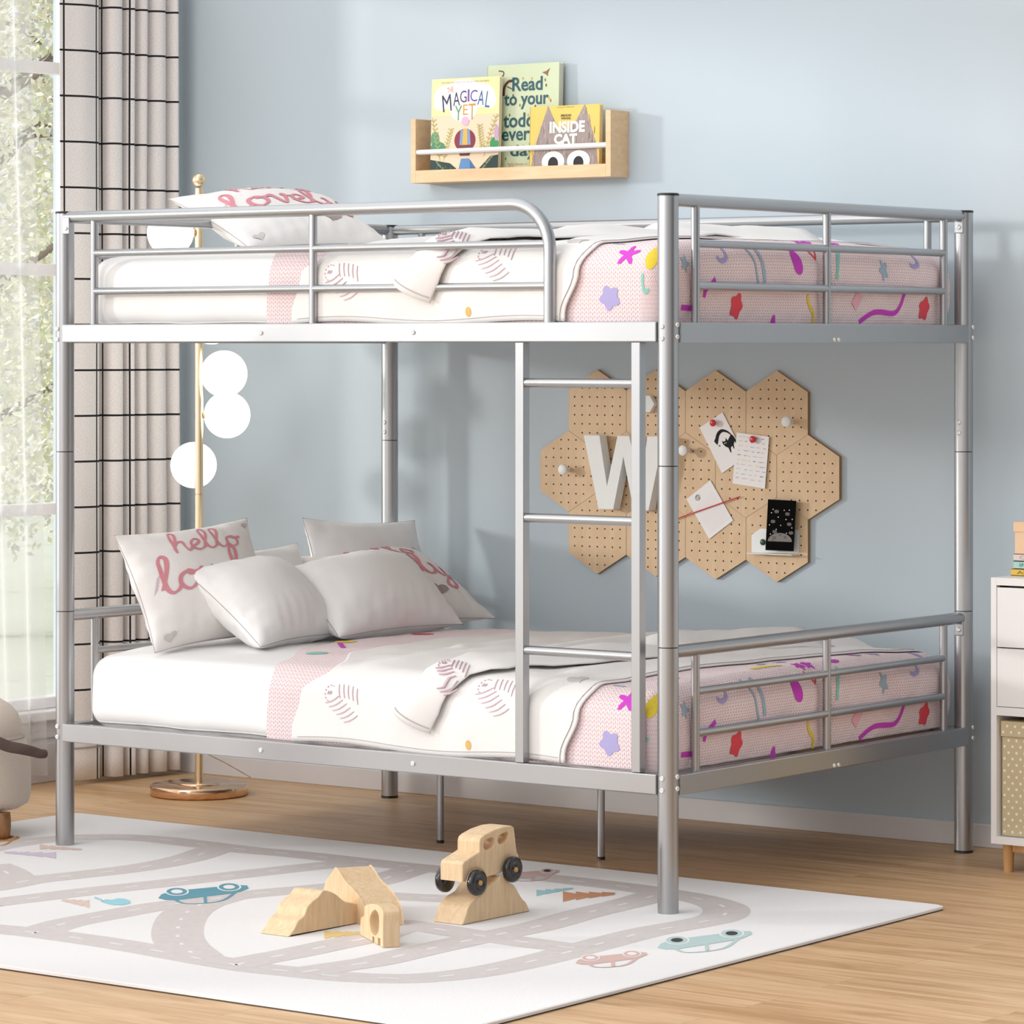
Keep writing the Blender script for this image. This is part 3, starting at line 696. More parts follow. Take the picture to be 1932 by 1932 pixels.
def pillow(BL, BR, TL, TR, T, label, printed=False, seed=0, group=None, name='pillow', sag=0.0):
    BL, BR, TL, TR = map(V, (BL, BR, TL, TR)); W = ((BR-BL)+(TR-TL))/2; H = ((TL-BL)+(TR-BR))/2; nrm = W.cross(H).normalized()
    def base(s, t):
        s2 = s*(1-.07*(1-t*t)*s*s); t2 = t*(1-.09*(1-s*s)*t*t); a = (s2+1)/2; b = (t2+1)/2
        return BL*(1-a)*(1-b)+BR*a*(1-b)+TL*(1-a)*b+TR*a*b
    def surf(s, t, side=1, o=0):
        h = T/2*(max(0, 1-s*s)**.56)*(max(0, 1-t*t)**.54)
        e = min(1-abs(s), 1-abs(t)); wr = math.exp(-(e/.28))*(1 if e > .01 else 0)
        f = .010*noise.noise(V((s*6+seed*3, t*2.2, seed)))*wr*(1 if abs(t) > abs(s) else .8)+.006*noise.noise(V((s*2.2+seed, t*7, seed+4)))*wr+.006*noise.noise(V((s*1.7, t*1.7, seed+9)))*(1-wr)
        fold = .0035*math.sin(s*34+3*noise.noise(V((s*2, t*2, seed))))*max(0, -t-.25)*max(0, 1-abs(s))*(max(0, 1-abs(t))**.4)
        lean = V((0, 0, -1))*sag*(1-t*t)*.3
        return base(s, t)+nrm*side*(h+f*min(1, h*40)+fold*2+o)+lean
    n = 56; m_ = MB(); fabric = pillowp if printed else whitef
    ss = [math.sin(PI/2*(2*i/n-1)) for i in range(n+1)]
    for side in (1, -1):
        vs = [surf(ss[i], ss[j], side) for j in range(n+1) for i in range(n+1)]
        fs = []
        for j in range(n):
            for i in range(n):
                a = j*(n+1)+i; q = [a, a+1, a+n+2, a+n+1]; fs.append(q if side == 1 else q[::-1])
        m_.add(vs, fs, fabric, True)
    if printed:
        fn = lambda a, b: surf(a, b, 1, .0018)
        script(m_, 'hello', -.48, .40, 1.05, .21, fn, pinkt, .03)
        script(m_, 'lovely', -.80, -.22, 1.55, .29, fn, pinkt, .044)
        blob(m_, (.30, -.58), heartf(.15, -.25), fn, brownt); blob(m_, (-.80, -.86), heartf(.085, .1), fn, greyt); blob(m_, (.86, .84), heartf(.06, .1), fn, greyt)
        for k in range(6): ribbon(m_, [V((-.90+.012*k, .05+.05*k*.8-.2, 0)), V((-.84+.012*k, .12+.05*k*.8-.2, 0))], .008, fn, mauve)
    o = m_.build(name, None, tuple((BL+BR+TL+TR)/4))
    sm = MB(); loop = []
    for a, b, k in ((-1, -1, 0), (1, -1, 1), (1, 1, 2), (-1, 1, 3)):
        for i in range(20):
            t = -1+2*i/20; st = [(t, -1), (1, t), (-t, 1), (-1, -t)][k]; loop.append(surf(st[0]*1.0, st[1]*1.0, 1, 0))
    sm.tube(loop, .0013, seamm, 6, closed=True); sm.build('seam', o)
    bpy.data.objects[o.name]
    o.children[0].location = -o.location if False else V((0, 0, 0)); 
    for ch in [x for x in bpy.data.objects if x.parent == o]: ch.location = -o.location
    return tag(o, label, 'pillow', 'pillows on the bunks')
pillow((-1.70, .08, .528), (-1.69, .56, .545), (-1.905, .14, .83), (-1.86, .63, .86), .17, 'printed cushion reading hello lovely, leaning at the near head corner of the lower bunk', True, 1)
pillow((-1.465, .235, .545), (-1.53, .66, .55), (-1.755, .25, .735), (-1.80, .68, .745), .20, 'white satin pillow propped against the near hello lovely cushion on the lower bunk', False, 2)
pillow((-1.45, .54, .552), (-1.46, 1.10, .553), (-1.715, .60, .722), (-1.74, 1.14, .745), .21, 'white satin pillow in front of all the others in the middle of the lower bunk', False, 3)
pillow((-1.66, .86, .55), (-1.53, 1.345, .552), (-1.90, .86, .735), (-1.83, 1.34, .745), .17, 'printed hello lovely cushion near the wall, half hidden by a white pillow', True, 4)
def onpx(x, y, X): return onx(x, y, X)
a = onpx(570, 977, -1.88); b = onpx(782, 982, -1.87)
pillow((a.x+.07, a.y+.0, .555), (b.x+.09, b.y, .555), tuple(a), tuple(b), .13, 'plain white pillow standing tallest at the back against the wall side of the head rail', False, 5)
b = onpx(560, 1024, -1.89)
pillow((b.x+.10, b.y-.42, .545), (b.x+.10, b.y+.01, .545), (b.x, b.y-.42, b.z-.015), tuple(b), .11, 'small white pillow peeking out between the hello lovely cushion and the middle pillows', False, 6)
a = ony(318, 375, .66); b = ony(470, 468, .42); c = ony(742, 462, 1.02); d = ony(610, 372, 1.22)
pillow(tuple(b), tuple(c), tuple(a), tuple(d), .15, 'printed hello lovely cushion lying tilted at the head of the upper bunk', True, 7)

# ------------------------------------------------------------------ floor lamp
LP = V((-2.446, 1.085, 0)); lamp = empty('floor_lamp', LP, 'slim gold floor lamp with lit white glass globes, behind the bed head', 'lamp')
m_ = MB(); m_.lathe(LP, [(0, .001), (.142, .001), (.146, .004), (.146, .028), (.143, .032), (0, .032)], rose, 64); m_.build('base', lamp, LP)
m_ = MB(); m_.lathe(LP, [(.062, .032), (.062, .037), (0, .037)], rose, 48); m_.build('base_collar', lamp, LP)
m_ = MB(); m_.tube([LP+V((0, 0, .036)), LP+V((0, 0, .895))], .0125, gold, 24); m_.tube([LP+V((0, 0, .895)), LP+V((0, 0, .899))], .0115, rose, 24); m_.tube([LP+V((0, 0, .899)), LP+V((0, 0, 1.81))], .0125, gold, 24); m_.build('pole', lamp, LP)
m_ = MB(); m_.lathe(LP+V((0, 0, 1.81)), [(.0, 0)]+[(.021*math.sin(a*PI/12), .024-.021*math.cos(a*PI/12)) for a in range(1, 12)]+[(0, .045)], gold, 24); m_.build('finial', lamp, LP)
for z, lat, dep in ((1.677, -.084, -.02), (1.4135, .03, .085), (1.2566, .078, -.045), (1.133, .082, .02), (.981, -.024, .088)):
    off = RT*lat+FW*dep; c = LP+V((0, 0, z))+off; n = off.normalized()
    s = MB(); s.tube([LP+V((0, 0, z))+n*.010, c-n*.058], .0065, gold, 16); s.lathe(c-n*.074, [(.011, 0), (.013, .002), (.013, .006), (.009, .008)], gold, 20, n); so = s.build('globe_stem', lamp, LP+V((0, 0, z)))
    g = MB(); g.lathe(c, [(0, -.0695)]+[(.0695*math.sin(a*PI/24), -.0695*math.cos(a*PI/24)) for a in range(1, 24)]+[(0, .0695)], globem, 40); g.build('glass_globe', lamp, c)
m_ = MB(); m_.tube([(LP.x+.0, LP.y+.01, .13), (-2.405, 1.16, .09), (-2.36, 1.22, .045), (-2.40, 1.17, .04)], .0016, gold, 8); m_.build('power_cord', lamp, LP)

# ------------------------------------------------------------------ wall shelf and books
SX0, SX1, SY, SZ0, SZ1 = -1.897, -1.170, 1.410, 1.822, 2.012
shelf = empty('picture_ledge', (SX0, SY, SZ0), 'light wood ledge shelf with a white front rod, fixed to the blue wall', 'shelf')
def part(name, parent, box, material, bev=.001):
    m_ = MB(); m_.box(box[0], box[1], material, bev); return m_.build(name, parent, box[0])
part('side_board', shelf, ((SX0, SY, SZ0), (SX0+.018, WY, SZ1)), oakl); part('side_board', shelf, ((SX1-.018, SY, SZ0), (SX1, WY, SZ1)), oakl)
part('bottom_board', shelf, ((SX0+.018, SY+.014, SZ0), (SX1-.018, WY, SZ0+.016)), oakl); part('back_board', shelf, ((SX0+.018, WY-.008, SZ0+.016), (SX1-.018, WY-.0005, SZ0+.07)), oakl)
part('front_lip', shelf, ((SX0+.018, SY, SZ0), (SX1-.018, SY+.014, SZ0+.037)), oakl)
m_ = MB(); m_.tube([(SX0+.017, SY+.009, 1.913), (SX1-.017, SY+.009, 1.913)], .0078, white_l, 16); m_.build('front_rod', shelf, (SX0, SY, 1.913))
class Plane:
    """2D drawing surface: (a right, b up) in metres on a vertical face looking towards -Y, leaning back"""
    def __init__(s, mb_, o, lean=0.0, ex=(1, 0, 0)):
        s.mb = mb_; s.o = V(o); s.ex = V(ex).normalized(); s.ey = V((0, math.sin(lean), math.cos(lean))); s.n = s.ex.cross(s.ey).normalized(); s.k = 0
    def P(s, a, b, l): return s.o+s.ex*a+s.ey*b+s.n*(l*.00025+.0001+s.k)
    def poly(s, pts, c, l=1): s.k += .000004; s.mb.add([s.P(a, b, l) for a, b in pts], [list(range(len(pts)))], c)
    def ell(s, c, a, b, col, l=1, n=24): s.poly([(c[0]+a*math.cos(2*PI*k/n), c[1]+b*math.sin(2*PI*k/n)) for k in range(n)], col, l)
    def line(s, pts, w, col, l=1): ribbon(s.mb, smoothline(pts, 5), w, lambda a, b: s.P(a, b, l), col)
    def text(s, t, a, b, size, col, l=3, w=None, h=None, rot=0, bold=0.0, align='LEFT'):
        me = text_mesh(t, 1, off=bold); xs = [v.co.x for v in me.vertices]; ys = [v.co.y for v in me.vertices]
        sx_ = size; sy_ = size; x0 = min(xs); y0 = 0
        if w: sx_ = w/(max(xs)-min(xs))
        if h: sy_ = h/(max(ys)-min(ys)); y0 = min(ys)
        cr, sr = math.cos(rot), math.sin(rot)
        f = lambda v: ((v.x-x0)*sx_, (v.y-y0)*sy_)
        vs = []
        for v in me.vertices:
            x, y = f(v.co); vs.append(s.P(a+x*cr-y*sr, b+x*sr+y*cr, l))
        s.mb.add(vs, [list(p.vertices) for p in me.polygons], col)
def M(h, r=.6): return mat('ink_'+h, hexc(h), r)
def book(x0, x1, z0, z1, y, t, lean, cover, pages, label, draw):
    """upright picture book, front cover towards the room"""
    o0 = V((x0, y, z0)); m_ = MB(); w, h = x1-x0, z1-z0
    rot = Matrix.Translation(o0) @ Matrix.Rotation(-lean, 4, 'X')
    m_.box((0, 0, 0), (w, .0025, h), cover, .0006, 1, rot); m_.box((0, t-.0025, 0), (w, t, h), cover, .0006, 1, rot); m_.box((0, 0, 0), (.003, t, h), cover, .0006, 1, rot)
    pl = Plane(m_, rot @ V((0, 0, 0)), lean); draw(pl, w, h)
    o = m_.build('picture_book', None, o0); tag(o, label, 'book', 'picture books on the ledge shelf')
    p = MB(); p.box((.003, .0025, .003), (w-.003, t-.0025, h-.003), pages, 0, 1, rot); p.build('pages', o, o0); return o
pagem = mat('book_pages', (.8, .74, .70), .8)
def draw1(p, w, h):
    X, Y = lambda px: (px-222)/542*w, lambda py: (918-py)/722*h
    cloudc, sky = M('fffaf3'), M('f6dfb8')
    p.poly([(.0, 0), (w, 0), (w, h), (0, h)], M('f3d9bb'), 0); p.poly([(0, h*.62), (w, h*.62), (w, h), (0, h)], M('f7e6a9'), 1)
    for c in ((360, 330, 120, 90), (480, 300, 150, 95), (600, 330, 130, 90), (480, 420, 110, 100), (300, 380, 60, 50), (690, 370, 50, 60)): p.ell((X(c[0]), Y(c[1])), c[2]/542*w, c[3]/722*h, cloudc, 2)
    p.text('DISCOVER HOW GOOD YOU CAN GET WITH THIS RISING', X(300), Y(232), 1, M('9a9078'), 4, w=380/542*w, h=12/722*h)
    p.text('THE', X(352), Y(305), 1, M('d9764a'), 4, w=50/542*w, h=40/722*h, rot=.2)
    cols = ['26304e', '2f2f5c', '4a3b74', '7a4f9c', '5a4f9a', '3c5e9c', '3f7aa0']; xs = [(318, 388, 442, 318), (398, 452, 400, 300), (452, 505, 378, 290), (512, 526, 372, 282), (532, 588, 372, 286), (590, 640, 398, 292), (650, 686, 418, 300)]
    for ch, (a, b, y1, y0), c, ro in zip('MAGICAL', xs, cols, (.12, .05, .02, 0, -.05, -.1, -.15)): p.text(ch, X(a), Y(y1), 1, M(c), 4, w=(b-a)/542*w, h=(y1-y0)/722*h, rot=ro)
    for ch, (a, b, y1, y0), c in zip('YET', ((412, 470, 508, 398), (478, 516, 470, 392), (522, 578, 504, 388)), ('6a9a6a', 'e09a4a', 'c9a04a')): p.text(ch, X(a), Y(y1), 1, M(c), 4, w=(b-a)/542*w, h=(y1-y0)/722*h)
    lc = M('b9b25e')
    for bx, by, tx, ty in ((300, 800, 235, 480), (330, 800, 390, 560), (650, 780, 750, 470), (640, 740, 610, 540)):
        p.line([(X(bx), Y(by)), (X((bx+tx)/2-8), Y((by+ty)/2)), (X(tx), Y(ty))], .0014, lc, 4)
        for k in range(9):
            q = (k+1)/10; x, y = bx+(tx-bx)*q, by+(ty-by)*q
            for sd_ in (-1, 1): p.line([(X(x), Y(y)), (X(x+sd_*22), Y(y-20))], .0026, lc, 4)
    for c, a, b, col in (((250, 640), 34, 56, '5f9a7a'), ((262, 700), 60, 40, '4f8f6a'), ((730, 690), 34, 50, '3f9a5a'), ((750, 610), 18, 60, 'c9a6c4')):
        p.ell((X(max(c[0], 222+a)), Y(c[1])) if c[0] < 400 else (X(min(c[0], 764-a)), Y(c[1])), a/542*w, b/722*h, M(col), 3)
    p.poly([(0, 0), (X(436), 0), (X(430), Y(860)), (X(380), Y(820)), (X(222), Y(790))], M('1f3b33'), 4); p.poly([(X(590), 0), (w, 0), (w, Y(770)), (X(700), Y(780)), (X(610), Y(870))], M('1d3a38'), 4)
    for k in range(14): p.ell((X(235+k*14), Y(905-(k*37 % 60))), .0025, .003, M('2f6a5a'), 5)
    p.ell((X(497), Y(655)), 84/542*w, 84/722*h, M('8c2f42'), 4); p.poly([(X(462), Y(578)), (X(535), Y(578)), (X(545), Y(690)), (X(455), Y(690))], M('7f9fc8'), 5); p.poly([(X(484), Y(573)), (X(515), Y(573)), (X(520), Y(690)), (X(478), Y(690))], M('e6b45a'), 6)
    p.poly([(X(440), Y(700)), (X(555), Y(700)), (X(535), Y(770)), (X(460), Y(770))], M('6b3f35'), 4); p.poly([(X(470), Y(790)), (X(530), Y(790)), (X(600), Y(880)), (X(560), Y(915)), (X(440), Y(915))], M('5f8fc4'), 5); p.poly([(X(540), Y(800)), (X(598), Y(880)), (X(545), Y(912))], M('3f6fa8'), 6)
    p.ell((X(497), Y(515)), 30/542*w, 34/722*h, M('f0b9d4'), 5)
    p.text('Angela DiTerlizzi', X(262), Y(812), 1, M('b9c58a'), 6, w=150/542*w, h=24/722*h, rot=-.75); p.text('Lorena Alvarez', X(622), Y(905), 1, M('b9c58a'), 6, w=150/542*w, h=24/722*h, rot=.8)
def draw2(p, w, h):
    X, Y = lambda px: (px-660)/568*w, lambda py: (912-py)/825*h
    ink2 = M('2f5a62')
    for t, a, b, y1, hh in (('Read', 862, 1100, 290, 105), ('to your', 800, 1150, 425, 115), ('toddler', 796, 1180, 560, 110), ('every', 786, 1060, 690, 105), ('day', 855, 1060, 800, 110)):
        p.text(t, X(a), Y(y1), 1, ink2, 3, w=(b-a)/568*w, h=hh/825*h, bold=.02)
    p.text('20', X(836), Y(868), 1, M('d0874f'), 3, w=44/568*w, h=44/825*h); p.text('folktales to', X(888), Y(842), 1, M('cfa070'), 3, w=104/568*w, h=20/825*h); p.text('read aloud', X(890), Y(872), 1, M('cfa070'), 3, w=98/568*w, h=20/825*h)
    br = M('5a2f33')
    p.line([(X(752), Y(130)), (X(790), Y(140)), (X(785), Y(170)), (X(745), Y(180))], .0035, br, 3); p.line([(X(865), Y(210)), (X(830), Y(215)), (X(800), Y(255)), (X(795), Y(320))], .008, br, 3); p.line([(X(820), Y(250)), (X(860), Y(270))], .003, br, 3)
    p.poly([(X(1095), Y(158)), (X(1128), Y(150)), (X(1156), Y(128)), (X(1140), Y(168)), (X(1142), Y(190)), (X(1124), Y(174))], M('8a6450'), 3)
    for x, y in ((945, 195), (1015, 200), (1120, 215), (1128, 255), (1150, 350), (1165, 370), (870, 320), (925, 395), (990, 470), (1046, 408), (955, 700), (990, 710), (820, 790), (845, 465)):
        p.ell((X(x), Y(y)), .0025, .0045, M(random.choice(['c05a4a', '6f7a3a', '5a4a2a', 'd9a84a'])), 3, 10)
def draw3(p, w, h):
    X, Y = lambda px: (px-1005)/552*w, lambda py: (900-py)/470*h
    gr = M('a08f8a'); st = [M('5d5250'), M('d9cfca')]
    p.poly([(X(1012), 0), (w, 0), (X(1530), Y(700)), (X(1440), Y(425)), (X(1340), Y(590)), (X(1230), Y(590)), (X(1150), Y(425)), (X(1060), Y(680))], gr, 1)
    rnd = random.Random(3)
    for k in range(150):
        x = rnd.uniform(1030, 1545); y = rnd.uniform(480, 890)
        d1 = abs(x-1150)/100; d2 = abs(x-1435)/90
        top = min(430+abs(x-1150)*1.35, 430+abs(x-1438)*1.35)
        if y < top+30: continue
        p.line([(X(x), Y(y)), (X(x+rnd.uniform(-8, 8)), Y(max(top+6, y-rnd.uniform(25, 60))))], .0009, st[k % 2], 2)
    p.text('BRENDAN', X(1253), Y(508), 1, M('3c3020'), 3, w=80/552*w, h=16/470*h, bold=.02); p.text('WENZEL', X(1253), Y(528), 1, M('3c3020'), 3, w=80/552*w, h=15/470*h, bold=.02)
    p.text('THE CALDECOTT HONOR ARTIST', X(1218), Y(446), 1, M('7a6530'), 3, w=140/552*w, h=7/470*h)
    for a in range(2): p.text('INSIDE', X(1166), Y(622), 1, M('fbf7ef'), 4+a, w=278/552*w, h=82/470*h, bold=.045)
    p.text('CAT', X(1202), Y(700), 1, M('fbf7ef'), 4, w=182/552*w, h=72/470*h, bold=.05)
    for x in (1198, 1398):
        p.ell((X(x), Y(822)), 90/552*w, 74/470*h, M('f6f2ee'), 5, 36); p.ell((X(x), Y(836)), 40/552*w, 48/470*h, M('141414'), 6)
def bx(x, y, Y): p = ony(x, y, Y); return p.x, p.z
yb = 1.432
x0, zt = bx(813, 150, yb); x1, _ = bx(941, 145, yb)
book(x0, x1, SZ0+.017, zt, yb-.004, .013, .035, M('f3e0b8'), pagem, 'picture book with a cream cover titled The Magical Yet, leftmost on the ledge', draw1)
x0, zt = bx(917, 124, 1.462); x1, _ = bx(1053, 118, 1.462)
book(x0, x1, SZ0+.017, zt, 1.459, .021, .03, M('cdd7b4'), pagem, 'tall pale green picture book about reading to your toddler, behind the other two', draw2)
x0, zt = bx(999, 202, yb); x1, _ = bx(1131, 197, yb)
book(x0, x1, SZ0+.017, zt, yb-.003, .015, .03, M('e6c766'), pagem, 'small yellow picture book titled Inside Cat, rightmost on the ledge', draw3)

# ------------------------------------------------------------------ hexagonal pegboard
HW = .2045; HS = HW/math.sqrt(3); BY = 1.487; rowz = (1.1535, .977, .8005)
cols = {0: [-1.272+i*HW for i in range(4)], 1: [-1.3745+i*HW for i in range(5)], 2: [-1.272+i*HW for i in range(4)]}
holem = mat('peg_hole_dark', hexc('3a2a20'), .9); edgem = mat('ply_edge', hexc('9c7a55'), .7)
tag_txt = {(0, 0): 'leftmost of the top row, behind the ladder rung', (0, 1): 'second of the top row, behind the bedpost', (0, 2): 'third of the top row, above the cat card', (0, 3): 'rightmost of the top row, holding one white peg',
           (1, 0): 'far left tile of the middle row, holding a white peg', (1, 1): 'second tile of the middle row, behind the white letter', (1, 2): 'centre tile of the middle row, behind the bedpost', (1, 3): 'fourth tile of the middle row, under the pinned cards', (1, 4): 'far right tile of the middle row, with nothing on it',
           (2, 0): 'leftmost tile of the bottom row, under the letter', (2, 1): 'second tile of the bottom row, behind the bedpost', (2, 2): 'third tile of the bottom row, under the lined notepaper', (2, 3): 'rightmost tile of the bottom row, carrying the small white shelf'}
for r in range(3):
    for i, x in enumerate(cols[r]):
        z = rowz[r]; hw = HW-.0012; R0 = hw/math.sqrt(3)
        pts = [(R0*math.cos(PI/2+k*PI/3), R0*math.sin(PI/2+k*PI/3)) for k in range(6)]
        m_ = MB(); vf = [V((x+a, BY, z+b)) for a, b in pts]; vb = [V((x+a, WY-.0005, z+b)) for a, b in pts]
        m_.add(vf, [[0, 1, 2, 3, 4, 5]], maple); m_.add(vb, [[5, 4, 3, 2, 1, 0]], maple); m_.add(vf+vb, [[k, 6+k, 6+(k+1) % 6, (k+1) % 6] for k in range(6)], edgem)
        for q, cnt in enumerate((3, 5, 7, 7, 7, 7, 5, 3)):
            for k in range(cnt):
                hx = x+(k-(cnt-1)/2)*.0268; hz = z+(3.5-q)*.0259
                m_.add([(hx+.0026*math.cos(a*PI/4), BY-.0003, hz+.0026*math.sin(a*PI/4)) for a in range(8)], [list(range(8))], holem)
        o = m_.build('pegboard_tile', None, (x, BY, z)); tag(o, 'hexagonal plywood pegboard tile, '+tag_txt[(r, i)], 'pegboard', 'hexagonal pegboard tiles on the wall')
def peg(px, py, label):
    c = ony(px, py, BY-.032); m_ = MB(); m_.lathe((c.x, BY, c.z), [(.006, 0), (.006, .026), (.0135, .027), (.0145, .028), (.0145, .033), (.0138, .034), (0, .034)], pegw, 28, (0, -1, 0))
    tag(m_.build('wall_peg', None, (c.x, BY, c.z)), label, 'peg', 'round white pegs')
peg(1061, 886, 'round white peg on the far left pegboard tile'); peg(1288, 850, 'round white peg just right of the bedpost, level with the letter top'); peg(1483, 796, 'round white peg on the top right pegboard tile')
c = ony(1222, 762, BY-.02); m_ = MB(); me = curve_mesh([[(.033*math.cos(PI/3*k), .024*math.sin(PI/3*k)*1.15) for k in range(6)]], .016, .001)
m_.addmesh(me, pegw, Matrix.Translation((c.x-.012, BY-.009, c.z)) @ Matrix.Rotation(PI/2, 4, 'X')); tag(m_.build('hexagon_hook', None, (c.x, BY, c.z)), 'small white hexagonal hook between the ladder and the bedpost', 'hook')
# the letter
yl = BY-.045
def lw(px, py): p = ony(px, py, yl); return (p.x, p.z)
a0, at = lw(1101, 821); a1, _ = lw(1131, 821); _, ab = lw(1131, 960)
bw0, _ = lw(1128, 960); 
Wd = 2*((lw(1182, 823)[0])-a0)
def WX_(t): return a0+t
k1 = lw(1131, 821)[0]-a0; b0 = lw(1129, 960)[0]-a0; b1 = lw(1157, 960)[0]-a0; vn = lw(1145, 917)[0]-a0; vz = lw(1145, 917)[1]; m0 = lw(1165, 823)[0]-a0; mid = lw(1176, 823)[0]-a0; mz = lw(1176, 862)[1]
S_ = 2*mid
out = [(0, at), (k1, at), (vn, vz), (m0, at), (S_-m0, at), (S_-vn, vz), (S_-k1, at), (S_, at), (S_-b0, ab), (S_-b1, ab), (mid, mz), (b1, ab), (b0, ab)]
me = curve_mesh([[(a0+p[0], p[1]) for p in out]], .034, .0006)
m_ = MB(); m_.addmesh(me, pegw, Matrix.Translation((0, yl+.017, 0)) @ Matrix.Rotation(PI/2, 4, 'X'))
m_.box((a0+.06, yl+.034, .99), (a0+.075, BY, 1.0), pegw)
tag(m_.build('letter_w', None, (a0, BY, ab)), 'large white capital letter W standing off the pegboard behind the ladder', 'letter')
# cards
def card(name, quad, label, cat, draw, Y=BY-.003, th=.0012, base=paper):
    P_ = [ony(x, y, Y) for x, y in quad]; m_ = MB()     # tl, tr, br, bl
    back = [p+V((0, th, 0)) for p in P_]
    m_.add(P_, [[3, 2, 1, 0]], base); m_.add(back, [[0, 1, 2, 3]], base); m_.add(P_+back, [[k, (k+1) % 4, 4+(k+1) % 4, 4+k] for k in range(4)], base)
    tl_, tr_, br_, bl_ = P_
    def fn(a, b, l=1): return (bl_*(1-a)*(1-b)+br_*a*(1-b)+tl_*(1-a)*b+tr_*a*b)+V((0, -.0002*l, 0))
    draw(m_, fn); return tag(m_.build(name, None, tuple(sum(P_, V((0, 0, 0)))/4)), label, cat)
def bpoly(m_, fn, pts, c, l=1): m_.add([fn(a, b, l) for a, b in pts], [list(range(len(pts)))], c)
def d_cat(m_, fn):
    f2 = lambda a, b: fn(a, b, 2); q = smoothline([(.28, .56), (.36, .60), (.50, .68), (.68, .70), (.84, .62), (.93, .50)], 6)
    ribbon(m_, q, [.09*(1-i/len(q))+.025 for i in range(len(q))], f2, ink)
    bpoly(m_, fn, [(.50, .46), (.52, .53), (.57, .495), (.64, .495), (.69, .54), (.71, .47), (.88, .53), (.96, .50), (.985, .40), (.955, .30), (.925, .30), (.92, .38), (.84, .34), (.80, .26), (.775, .265), (.775, .33), (.70, .32), (.64, .235), (.61, .24), (.62, .34), (.55, .39)], ink, 2)
    for a, b in ((.565, .455), (.625, .452)): bpoly(m_, fn, [(a+.017*math.cos(k), b+.012*math.sin(k)) for k in range(6)], paper, 3)
    bpoly(m_, fn, [(.33, .48), (.36, .495), (.40, .47), (.37, .455)], ink, 2)
card('illustrated_card', [(1320, 807), (1363, 778), (1406, 862), (1362, 893)], 'white card with a black long-tailed cat drawing, pinned at a slant', 'card', d_cat)
def d_lines(m_, fn):
    rnd = random.Random(4); cs = [M('b8bcc8'), M('dccb9c'), M('8a8c98'), M('d8c8c8'), M('9fb6c8')]
    for r in range(10):
        a = .08
        while a < .9:
            w = rnd.uniform(.06, .2); b = .93-r*.09+rnd.uniform(-.005, .005); h = rnd.uniform(.008, .022)
            n = 6; bpoly(m_, fn, [(a+w*k/n, b-h*.3*math.sin(k)) for k in range(n+1)]+[(a+w*(n-k)/n, b+h*abs(math.sin(k*1.3))+.003) for k in range(n+1)], rnd.choice(cs)); a += w+rnd.uniform(.03, .10)
card('handwritten_card', [(1390, 816), (1451, 824), (1443, 922), (1382, 912)], 'white card with rows of tiny coloured scribbles, pinned over the cat card', 'card', d_lines, BY-.006)
def d_note(m_, fn):
    for k in range(5): bpoly(m_, fn, [(.16, .84-.055*k-.11), (.9, .84-.055*k-.11), (.9, .844-.055*k-.11), (.16, .844-.055*k-.11)], M('e3d3d6'))
    for k in range(10): bpoly(m_, fn, [(.1, .45-.04*k), (.92, .45-.04*k), (.92, .454-.04*k), (.1, .454-.04*k)], M('e3d3d6'))
    ribbon(m_, smoothline([(.36+.085*math.cos(2*PI*k/12), .87+.055*math.sin(2*PI*k/12)) for k in range(12)], 2, True), .012, lambda a, b: fn(a, b, 2), ink)
    ribbon(m_, [V(p) for p in ((.31, .85, 0), (.34, .91, 0), (.40, .89, 0), (.39, .84, 0), (.34, .85, 0), (.41, .87, 0))], .012, lambda a, b: fn(a, b, 2), ink)
card('lined_notepaper', [(1295, 942), (1340, 906), (1383, 982), (1338, 1017)], 'white lined notepaper held at a slant under a red string', 'notepaper', d_note)
a = ony(1262, 984, BY-.006); b = ony(1396, 937, BY-.006); m_ = MB(); m_.tube([a, a.lerp(b, .5)+V((0, -.001, 0)), b], .0016, redp, 8); tag(m_.build('elastic_string', None, a), 'thin red string stretched across the notepaper on the pegboard', 'string')
for (px, py), lb in (((1346, 798), 'round red pin holding the cat card'), ((1421, 829), 'round red pin holding the scribbled card')):
    c = ony(px, py, BY-.012); m_ = MB(); m_.lathe((c.x, BY-.0075, c.z), [(.003, 0), (.003, .004), (.0095, .005), (.0098, .009), (.008, .0105), (0, .011)], redp, 24, (0, -1, 0)); tag(m_.build('push_pin', None, c), lb, 'pin', 'red pins')
# little metal shelf with the black card
q = [ony(x, y, BY-.002) for x, y in ((1418, 1043), (1418, 1009), (1435, 997), (1507, 1000), (1507, 1043))]
m_ = MB(); bk2 = [p+V((0, .0015, 0)) for p in q]; m_.add(q, [[4, 3, 2, 1, 0][::-1]], pegw); m_.add(q+bk2, [[k, (k+1) % 5, 5+(k+1) % 5, 5+k] for k in range(5)], pegw)
m_.box((q[0].x+.005, BY-.035, q[0].z-.001), (q[4].x-.002, BY-.001, q[0].z+.0015), pegw, .0004)
so = m_.build('mini_shelf', None, q[0]); tag(so, 'small folded white metal shelf on the bottom right pegboard tile', 'shelf')
c = ony(1439, 1023, BY-.004); m_ = MB(); m_.lathe((c.x, BY-.0022, c.z), [(.0085, 0), (.0085, .003), (.006, .0045), (0, .005)], mat('dark_green', (.01, .05, .03), .4), 20, (0, -1, 0)); m_.build('fixing_knob', so, c)
BLK = mat('black_card', (.004, .004, .004), .9); BLK.node_tree.nodes['Principled BSDF'].inputs['Specular IOR Level'].default_value = .05
ink.node_tree.nodes['Principled BSDF'].inputs['Specular IOR Level'].default_value = .1
